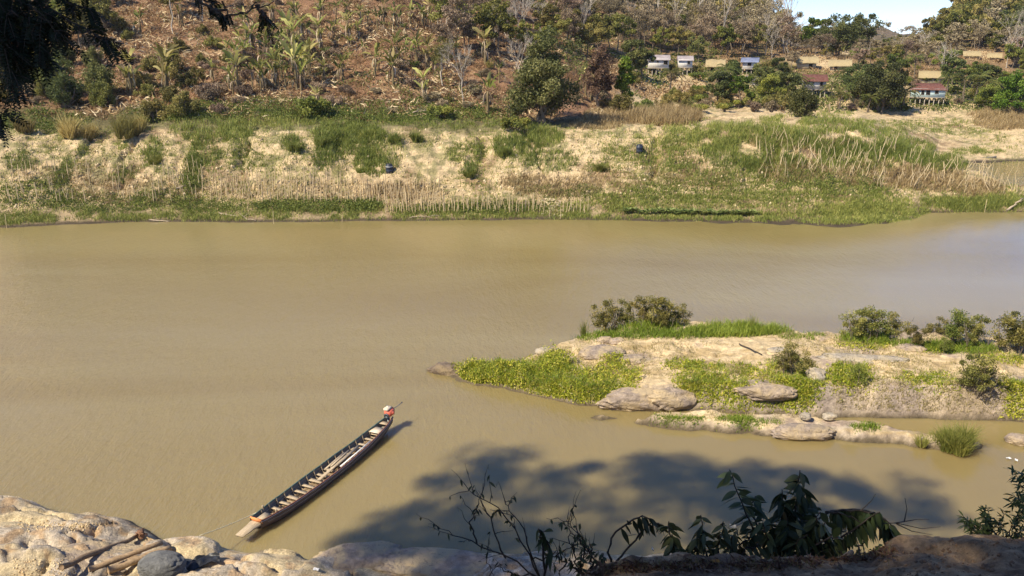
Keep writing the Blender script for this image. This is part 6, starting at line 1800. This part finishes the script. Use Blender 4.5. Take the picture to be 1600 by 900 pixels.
twig_bush('twiggy_bush', 82, [[(845, 905), (790, 872), (745, 850), (705, 833), (688, 826)], [(845, 905), (815, 850), (785, 800), (748, 775), (728, 768)], [(845, 905), (820, 840), (800, 800), (790, 782)], [(790, 872), (775, 840), (765, 805), (752, 785), (755, 755)], [(745, 850), (735, 810), (745, 795)], [(830, 875), (870, 868), (895, 853)], [(845, 905), (790, 895), (760, 880)]], 6.3,
          'bare twiggy bush with tiny dark leaves spreading left over the water')
twig_bush('twiggy_bush', 83, [[(905, 900), (895, 860), (885, 812)], [(905, 900), (915, 850), (888, 815)], [(920, 900), (925, 860), (900, 850)], [(940, 890), (915, 850), (895, 840)], [(870, 905), (880, 880), (870, 865)]], 6.1,
          'small sparse bush with peaked bare stems right of the spreading twigs')
near_plant('leaf_shoot', (850, 905), 6.0, [[(850, 905, 6.0), (848, 850, 6.0), (842, 825, 6.0), (850, 830, 6.0)], [(850, 905, 6.0), (860, 860, 6.0), (850, 835, 6.0)]], 'single leafy shoot with a curled tip among the bare twigs', 'fg_leaf', .03, .12, .04, 7, hang=1.2, start=.4)
near_plant('low_plant', (925, 895), 5.8, [[(925, 897, 5.8), (925, 870, 5.8), (922, 850, 5.8)], [(930, 897, 5.8), (945, 880, 5.8), (940, 865, 5.8)], [(915, 900, 5.8), (895, 885, 5.8), (890, 872, 5.8)], [(910, 900, 5.8), (905, 880, 5.8), (912, 868, 5.8)]], 'small leafy plant at the left foot of the thin arching one', 'fg_leaf', .025, .07, .03, 8, hang=.7, start=.2)
near_plant('low_plant', (1065, 885), 5.7, [[(1060, 886, 5.7), (1055, 872, 5.7), (1062, 860, 5.7)], [(1068, 886, 5.7), (1075, 872, 5.7), (1072, 862, 5.7)]], 'low pale green seedling on the soil rim before the dark tangle', 'fg_shrub', .03, .12, .06, 9, hang=.3, start=.3)
near_plant('low_plant', (1345, 872), 5.9, [[(1345, 875, 5.9), (1340, 858, 5.9), (1352, 848, 5.9)], [(1350, 875, 5.9), (1365, 858, 5.9), (1375, 852, 5.9)], [(1335, 878, 5.9), (1320, 868, 5.9), (1310, 862, 5.9)], [(1330, 878, 5.9), (1325, 862, 5.9)]], 'small weed at the broken edge left of the brown mound', 'fg_shrub', .02, .05, .025, 10, hang=.4, start=.2)
# narrow-leaved shrubs on the right
br = []
r = RNG(84)
for k in range(26):
    ex, ey = r.uniform(1500, 1605), r.uniform(785, 842)
    br.append([(1560 + r.normal() * 8, 850, 6.6), ((1560 + ex) / 2 + r.normal() * 4, (850 + ey) / 2, 6.6 + r.normal() * .1), (ex, ey, 6.6 + r.normal() * .2)])
near_plant('narrow_leaved_shrub', (1560, 852), 6.6, br, 'feathery narrow leaved shrub on the brown mound at the right', 'fg_shrub', .016, .075, .016, 11, hang=.15, start=.45, r0=.006)
br = []
for k in range(12):
    ex, ey = r.uniform(1578, 1615), r.uniform(725, 790)
    br.append([(1640, 850, 6.2), ((1640 + ex) / 2 + r.normal() * 4, (830 + ey) / 2 - 10, 6.2), (ex, ey, 6.2 + r.normal() * .15)])
near_plant('narrow_leaved_shrub', (1640, 852), 6.2, br, 'taller narrow leaved branch cut by the right edge', 'fg_shrub', .016, .085, .018, 12, hang=.25, start=.55, r0=.006)
# dead twigs, leaves and grass lying on the crest
r = RNG(85); mb = MB(); gb = MB()
px = r.uniform(880, 1400, 900); py = np.interp(px, [880, 985, 1200, 1400], [898, 886, 882, 864]) + r.normal(1, 5, 900)
P = NEAR.hit(px, py); P = P[~np.isnan(P[:, 0])]; P = P[P[:, 1] < 8]
leaves(mb, P + [0, 0, .015], r.uniform(.03, .12, len(P)), .02, r, d=r.normal(0, 1, (len(P), 3)) * [1, 1, .35], tint=np.clip(r.normal(.3, .2, len(P)), 0, 1))
Q = np.repeat(P[::2], 5, 0) + r.normal(0, .03, (len(P[::2]) * 5, 3)) * [1, 1, 0]
Q = Q[r.rand(len(Q)) < .3]
blades(gb, Q, .06, .004, r, 1.3, tint=np.clip(r.normal(.1, .1, len(Q)), 0, 1))
tag(obj('leaf_litter', mb, M['litter']), kind='stuff'); tag(obj('grass', gb, M['drygrass']), kind='stuff')
for k, (a, b, Y, rr, lab) in enumerate((((1303, 882), (1332, 862), 5.5, .022, 'short broken stick of pale wood on the rim below the arching plant'), ((1350, 890), (1362, 876), 5.4, .014, 'stub of a broken stick on the rim, right of the pale one'), ((1225, 880), (1300, 838), 6.0, .010, 'straight thin stem leaning across the densest dark plant'))):
    p0 = at_dist(a[0], a[1], Y); p1 = at_dist(b[0], b[1], Y + .1)
    log_thing(p0, p1, rr, rr * .9, lab, 'log' if k < 2 else 'dark_bark', 'stick', seed=30 + k, wob=.003, cat='stick')
P = npnt(1118, 880, .01); r = RNG(86); mb = MB()
gx, gy = np.meshgrid(np.linspace(-.05, .05, 8), np.linspace(-.025, .025, 6), indexing='ij'); gz = .02 + fbm(gx * 40, gy * 40, 150, 2) * .02
mb.add(np.stack([gx, gy, gz], -1).reshape(-1, 3), grid_faces(8, 6)); mb.add(np.stack([gx, gy, gz - .004], -1).reshape(-1, 3), grid_faces(8, 6, True))
tag(obj('orange_scrap', mb, M['orange_leaf'], None, P), 'orange scrap on the soil rim under the dark tangle', 'litter').scale = (.6, .6, .6)
for k, (px, py, lab) in enumerate(((1145, 822, 'white plastic scrap caught high in the dark tangle'), (1128, 838, 'white plastic scrap caught low in the dark tangle'), (1020, 858, 'white plastic scrap by the thin arching plant'), (848, 886, 'pale blue white scrap among the bare twigs'))):
    P = at_dist(px, py, 6.5 if k < 2 else 6.4); gx, gy = np.meshgrid(np.linspace(-.06, .06, 8), np.linspace(-.03, .03, 6), indexing='ij'); gz = fbm(gx * 30 + k, gy * 30, 160 + k, 2) * .05
    mb = MB(); mb.add(np.stack([gx, gy, gz], -1).reshape(-1, 3), grid_faces(8, 6)); mb.add(np.stack([gx, gy, gz - .004], -1).reshape(-1, 3), grid_faces(8, 6, True))
    tag(obj('plastic_scrap', mb, M['white'], None, P, (rad(55), .2, k * .8), .5), lab, 'litter')

# ------------------------------------------------------------------ wide tree over the bank: its branches hang into the top left corner, its shade falls on the water
r = RNG(90)
TX, TY = -13.0, -2.5
tree = tag(link('shade_tree', None, None, (TX, TY, 15.9)), 'dark feathery leaved tree hanging into the top left corner, shading the near water', 'tree')
tb, lb = MB(), MB()
O = np.array([TX, TY, 15.9])
fork = np.array([-12.8, -.6, 20.2])
tube(tb, curve((TX, TY, 13.2), fork, .15, 9, .06, r) - O, [.95, .74, .64, .58, .54, .50, .47, .44, .42], 12)
# crown layout: clumps over a broad, uneven umbrella
cl = []
for _ in range(4000):
    x, y = r.uniform(-34, 5), r.uniform(-10, 20)
    q = ((x + 14.6) / 16.8) ** 2 + ((y - 4.5) / 13.2) ** 2
    edge = 1 + fbm(np.array([x * .16]), np.array([y * .16]), 171, 3)[0] * .9
    gap = fbm(np.array([x * .22]), np.array([y * .22]), 172, 3)[0]
    if q > edge or gap < -.15 or (x < -25.5 and y > 7.5) or any((x - a) ** 2 + (y - b) ** 2 < 1.2 for a, b, _ in cl):  # crown left open where its shadow would reach the boat's bow
        continue
    cl.append((x, y, 27.5 - 3.2 * q + r.normal() * .7 + max(0, y) * .06))
for x, y in [(a, b) for a in np.arange(-11.5, -1.5, 1.7) for b in np.arange(-5.5, 2.6, 1.7)] + [(a, b) for a in np.arange(-24.5, -16, 1.9) for b in (7.6, 9.4, 11.2)]:  # extra clumps added to keep the near plants and middle shore rocks in shade
    cl.append((x + r.normal() * .3, y + r.normal() * .3, 26.3 + r.normal() * .6))
for x, y, z in cl:
    c = np.array([x, y, z]); n = int(r.uniform(120, 300)); cr = r.uniform(.8, 1.8)
    d = unit(r.normal(0, 1, (n, 3))) * r.rand(n, 1) ** .45
    leaves(lb, c - O + d * [cr, cr * r.uniform(.6, 1.1), .6], .38, .15, r, tint=np.clip(r.normal(.5, .2, n), 0, 1))
limbs = []
for k in range(11):
    a = k / 11 * 6.283 + r.rand() * .4
    e = np.array([-13.5 + 11.5 * math.cos(a), 4.5 + 9.8 * math.sin(a), 24.6 + r.normal() * .5])
    p = curve(fork, e, 1.6, 10, .12, r); limbs.append(p)
    tube(tb, p - O, np.linspace(.26, .05, 10), 8, cap=False)
for x, y, z in cl:
    L = np.concatenate(limbs); i = np.linalg.norm(L - [x, y, z - 1], axis=1).argmin()
    tube(tb, curve(L[i], (x, y, z), .3, 5, .08, r) - O, np.linspace(.05, .015, 5), 4, cap=False)


def pinnate(mb, P, d, L, rng, n=11, w=.014, l=.042):
    """feathery compound leaf: leaflet pairs along a drooping axis"""
    t = np.linspace(0, 1, n); d = d / np.linalg.norm(d)
    ax_ = P + d * (L * t)[:, None] + np.array([0, 0, -1.]) * (.35 * L * t ** 2)[:, None]
    tube(tb, ax_, np.linspace(.0035, .0012, n), 4, cap=False)
    T = unit(np.gradient(ax_, axis=0)); sd = unit(np.cross(T, rng.normal(0, .4, 3) + [0, 0, 1.]))
    for s_ in (-1, 1):
        D = unit(sd * s_ + T * .45 + rng.normal(0, .12, (n, 3)))
        nn = np.cross(D, T)
        wv = T * w * .5
        b = ax_; m = ax_ + D * l * .5 ; e = ax_ + D * l
        v = np.stack([b, m + wv, e, m - wv], 1).reshape(-1, 3)
        mb.add(v, np.arange(4 * n).reshape(-1, 4), np.clip(rng.normal(.35, .2), 0, 1))


hang = [  # hanging branchlets: photo points and distance
    [(-120, -160, 5.6), (-60, -60, 5.2), (20, -10, 5.0), (90, 20, 5.0), (140, 48, 5.0), (178, 72, 5.0)],
    [(-120, -160, 5.6), (-40, -80, 5.3), (40, -40, 5.2), (110, 5, 5.2), (150, 20, 5.2)],
    [(-120, -160, 5.6), (-60, -20, 5.0), (-20, 50, 4.9), (10, 110, 4.9), (25, 150, 4.9)],
    [(-120, -160, 5.6), (-80, 40, 4.9), (-40, 110, 4.8), (-12, 160, 4.8), (4, 190, 4.8)],
    [(-60, -60, 5.2), (10, 20, 5.0), (50, 60, 5.0), (70, 85, 5.0)], [(-60, -60, 5.2), (-10, 30, 5.0), (30, 70, 5.0), (42, 110, 5.0)],
    [(-60, -80, 5.1), (0, -20, 5.0), (60, 20, 4.9), (100, 60, 4.9)], [(-80, -60, 5.1), (-20, 10, 5.0), (20, 40, 4.9), (30, 90, 4.9)],
    [(-40, -60, 5.0), (20, -20, 5.0), (60, 5, 5.0), (80, 40, 5.0)], [(-60, 0, 4.8), (-20, 40, 4.8), (10, 70, 4.8), (20, 120, 4.8)],
    [(-40, -20, 4.9), (0, 10, 4.9), (40, 30, 4.9), (60, 70, 4.9)], [(-60, -40, 5.3), (0, 0, 5.3), (30, 20, 5.3), (50, 40, 5.3)],
    [(230, -90, 5.6), (290, -20, 5.4), (330, 15, 5.3), (365, 22, 5.3), (400, 14, 5.3), (428, 2, 5.3)],
    [(330, 15, 5.3), (345, 22, 5.3), (352, 30, 5.3)], [(400, 10, 5.3), (412, 22, 5.3), (424, 36, 5.3)], [(290, -30, 5.4), (320, 0, 5.4), (350, 5, 5.4)],
]
top = np.array([-7.0, 3.5, 24.5])
for st in ((-120, -160, 5.6), (230, -90, 5.6)):
    e = at_dist(*st)
    tube(tb, curve(top, e, .5, 9, .06, r) - O, np.linspace(.07, .018, 9), 6, cap=False)
for hi, br in enumerate(hang):
    pts = np.array([at_dist(*q) for q in br]) - O
    tt = np.linspace(0, 1, len(br)); t = np.linspace(0, 1, 22)
    p = np.stack([np.interp(t, tt, pts[:, i]) for i in range(3)], 1); p[1:-1] += r.normal(0, .008, (20, 3))
    tube(tb, p, np.linspace(.012, .003, 22), 5, cap=False)
    thin = hi in (12, 13, 14, 15)
    for i in range(2, 22):
        for q in range(1 if thin else 2):
            if (thin and r.rand() < .6) or i < 6:
                continue
            g = p[i] - p[i - 1]
            pinnate(lb, p[i] + r.normal(0, .01, 3), unit(g + r.normal(0, .55, 3) * np.linalg.norm(g) * 2 + np.array([0, 0, -.02])), r.uniform(.045, .085) if thin else r.uniform(.08, .15), r, l=.022 if thin else .036)
obj('trunk', tb, M['dark_bark'], tree, smooth=True); obj('crown', lb, M['fg_canopy'], tree)

# ------------------------------------------------------------------ camera, sun, sky
cam = bpy.data.cameras.new('camera')
cam.sensor_width = 36; cam.lens = 36 * F / 1600
cam.clip_start = .05; cam.clip_end = 5000
co = link('camera', cam, None, (0, 0, CAMZ), (rad(90) - PITCH, 0, 0))
S.camera = co
SUNV = np.array([.75, .60, -1.0])
el = math.atan2(1.0, math.hypot(.75, .60))
sl = bpy.data.lights.new('sun', 'SUN'); sl.energy = 4.4; sl.angle = rad(.9); sl.color = (1.0, .895, .71)
so = link('sun', sl, None, (-60, -48, 90))
from mathutils import Vector
so.rotation_euler = Vector(SUNV).to_track_quat('-Z', 'Y').to_euler()
w = bpy.data.worlds.new('World'); S.world = w; w.use_nodes = True
nt = w.node_tree; bg = nt.nodes['Background']
sk = nt.nodes.new('ShaderNodeTexSky'); sk.sky_type = 'NISHITA'; sk.sun_disc = False
sk.sun_elevation = el; sk.sun_rotation = math.atan2(-.75, -.60)
sk.air_density = 1.0; sk.dust_density = .1; sk.ozone_density = 6.0; sk.altitude = 2000
tm = nt.nodes.new('ShaderNodeVectorMath'); tm.operation = 'MULTIPLY'; tm.inputs[1].default_value = (.88, .87, 1.0)
nt.links.new(sk.outputs[0], tm.inputs[0]); nt.links.new(tm.outputs[0], bg.inputs['Color']); bg.inputs['Strength'].default_value = .115
vs = S.view_settings
vs.view_transform = 'Standard'; vs.look = 'None'; vs.gamma = 1; vs.exposure = .82; vs.use_curve_mapping = False
S.render.engine = 'CYCLES'
S.cycles.max_bounces = 6; S.cycles.transparent_max_bounces = 4

# thin dry-season haze
m, nt, nd, lk = new_mat('haze')
pv = N(nt, 'ShaderNodeVolumePrincipled'); pv.inputs['Color'].default_value = (.95, .95, .98, 1); pv.inputs['Density'].default_value = .0001
pv.inputs['Anisotropy'].default_value = .2
out = N(nt, 'ShaderNodeOutputMaterial'); lk.new(pv.outputs[0], out.inputs['Volume'])
mb = MB(); box(mb, (0, 620, 58), (1300, 1390, 130))
tag(obj('haze', mb, m), kind='stuff')
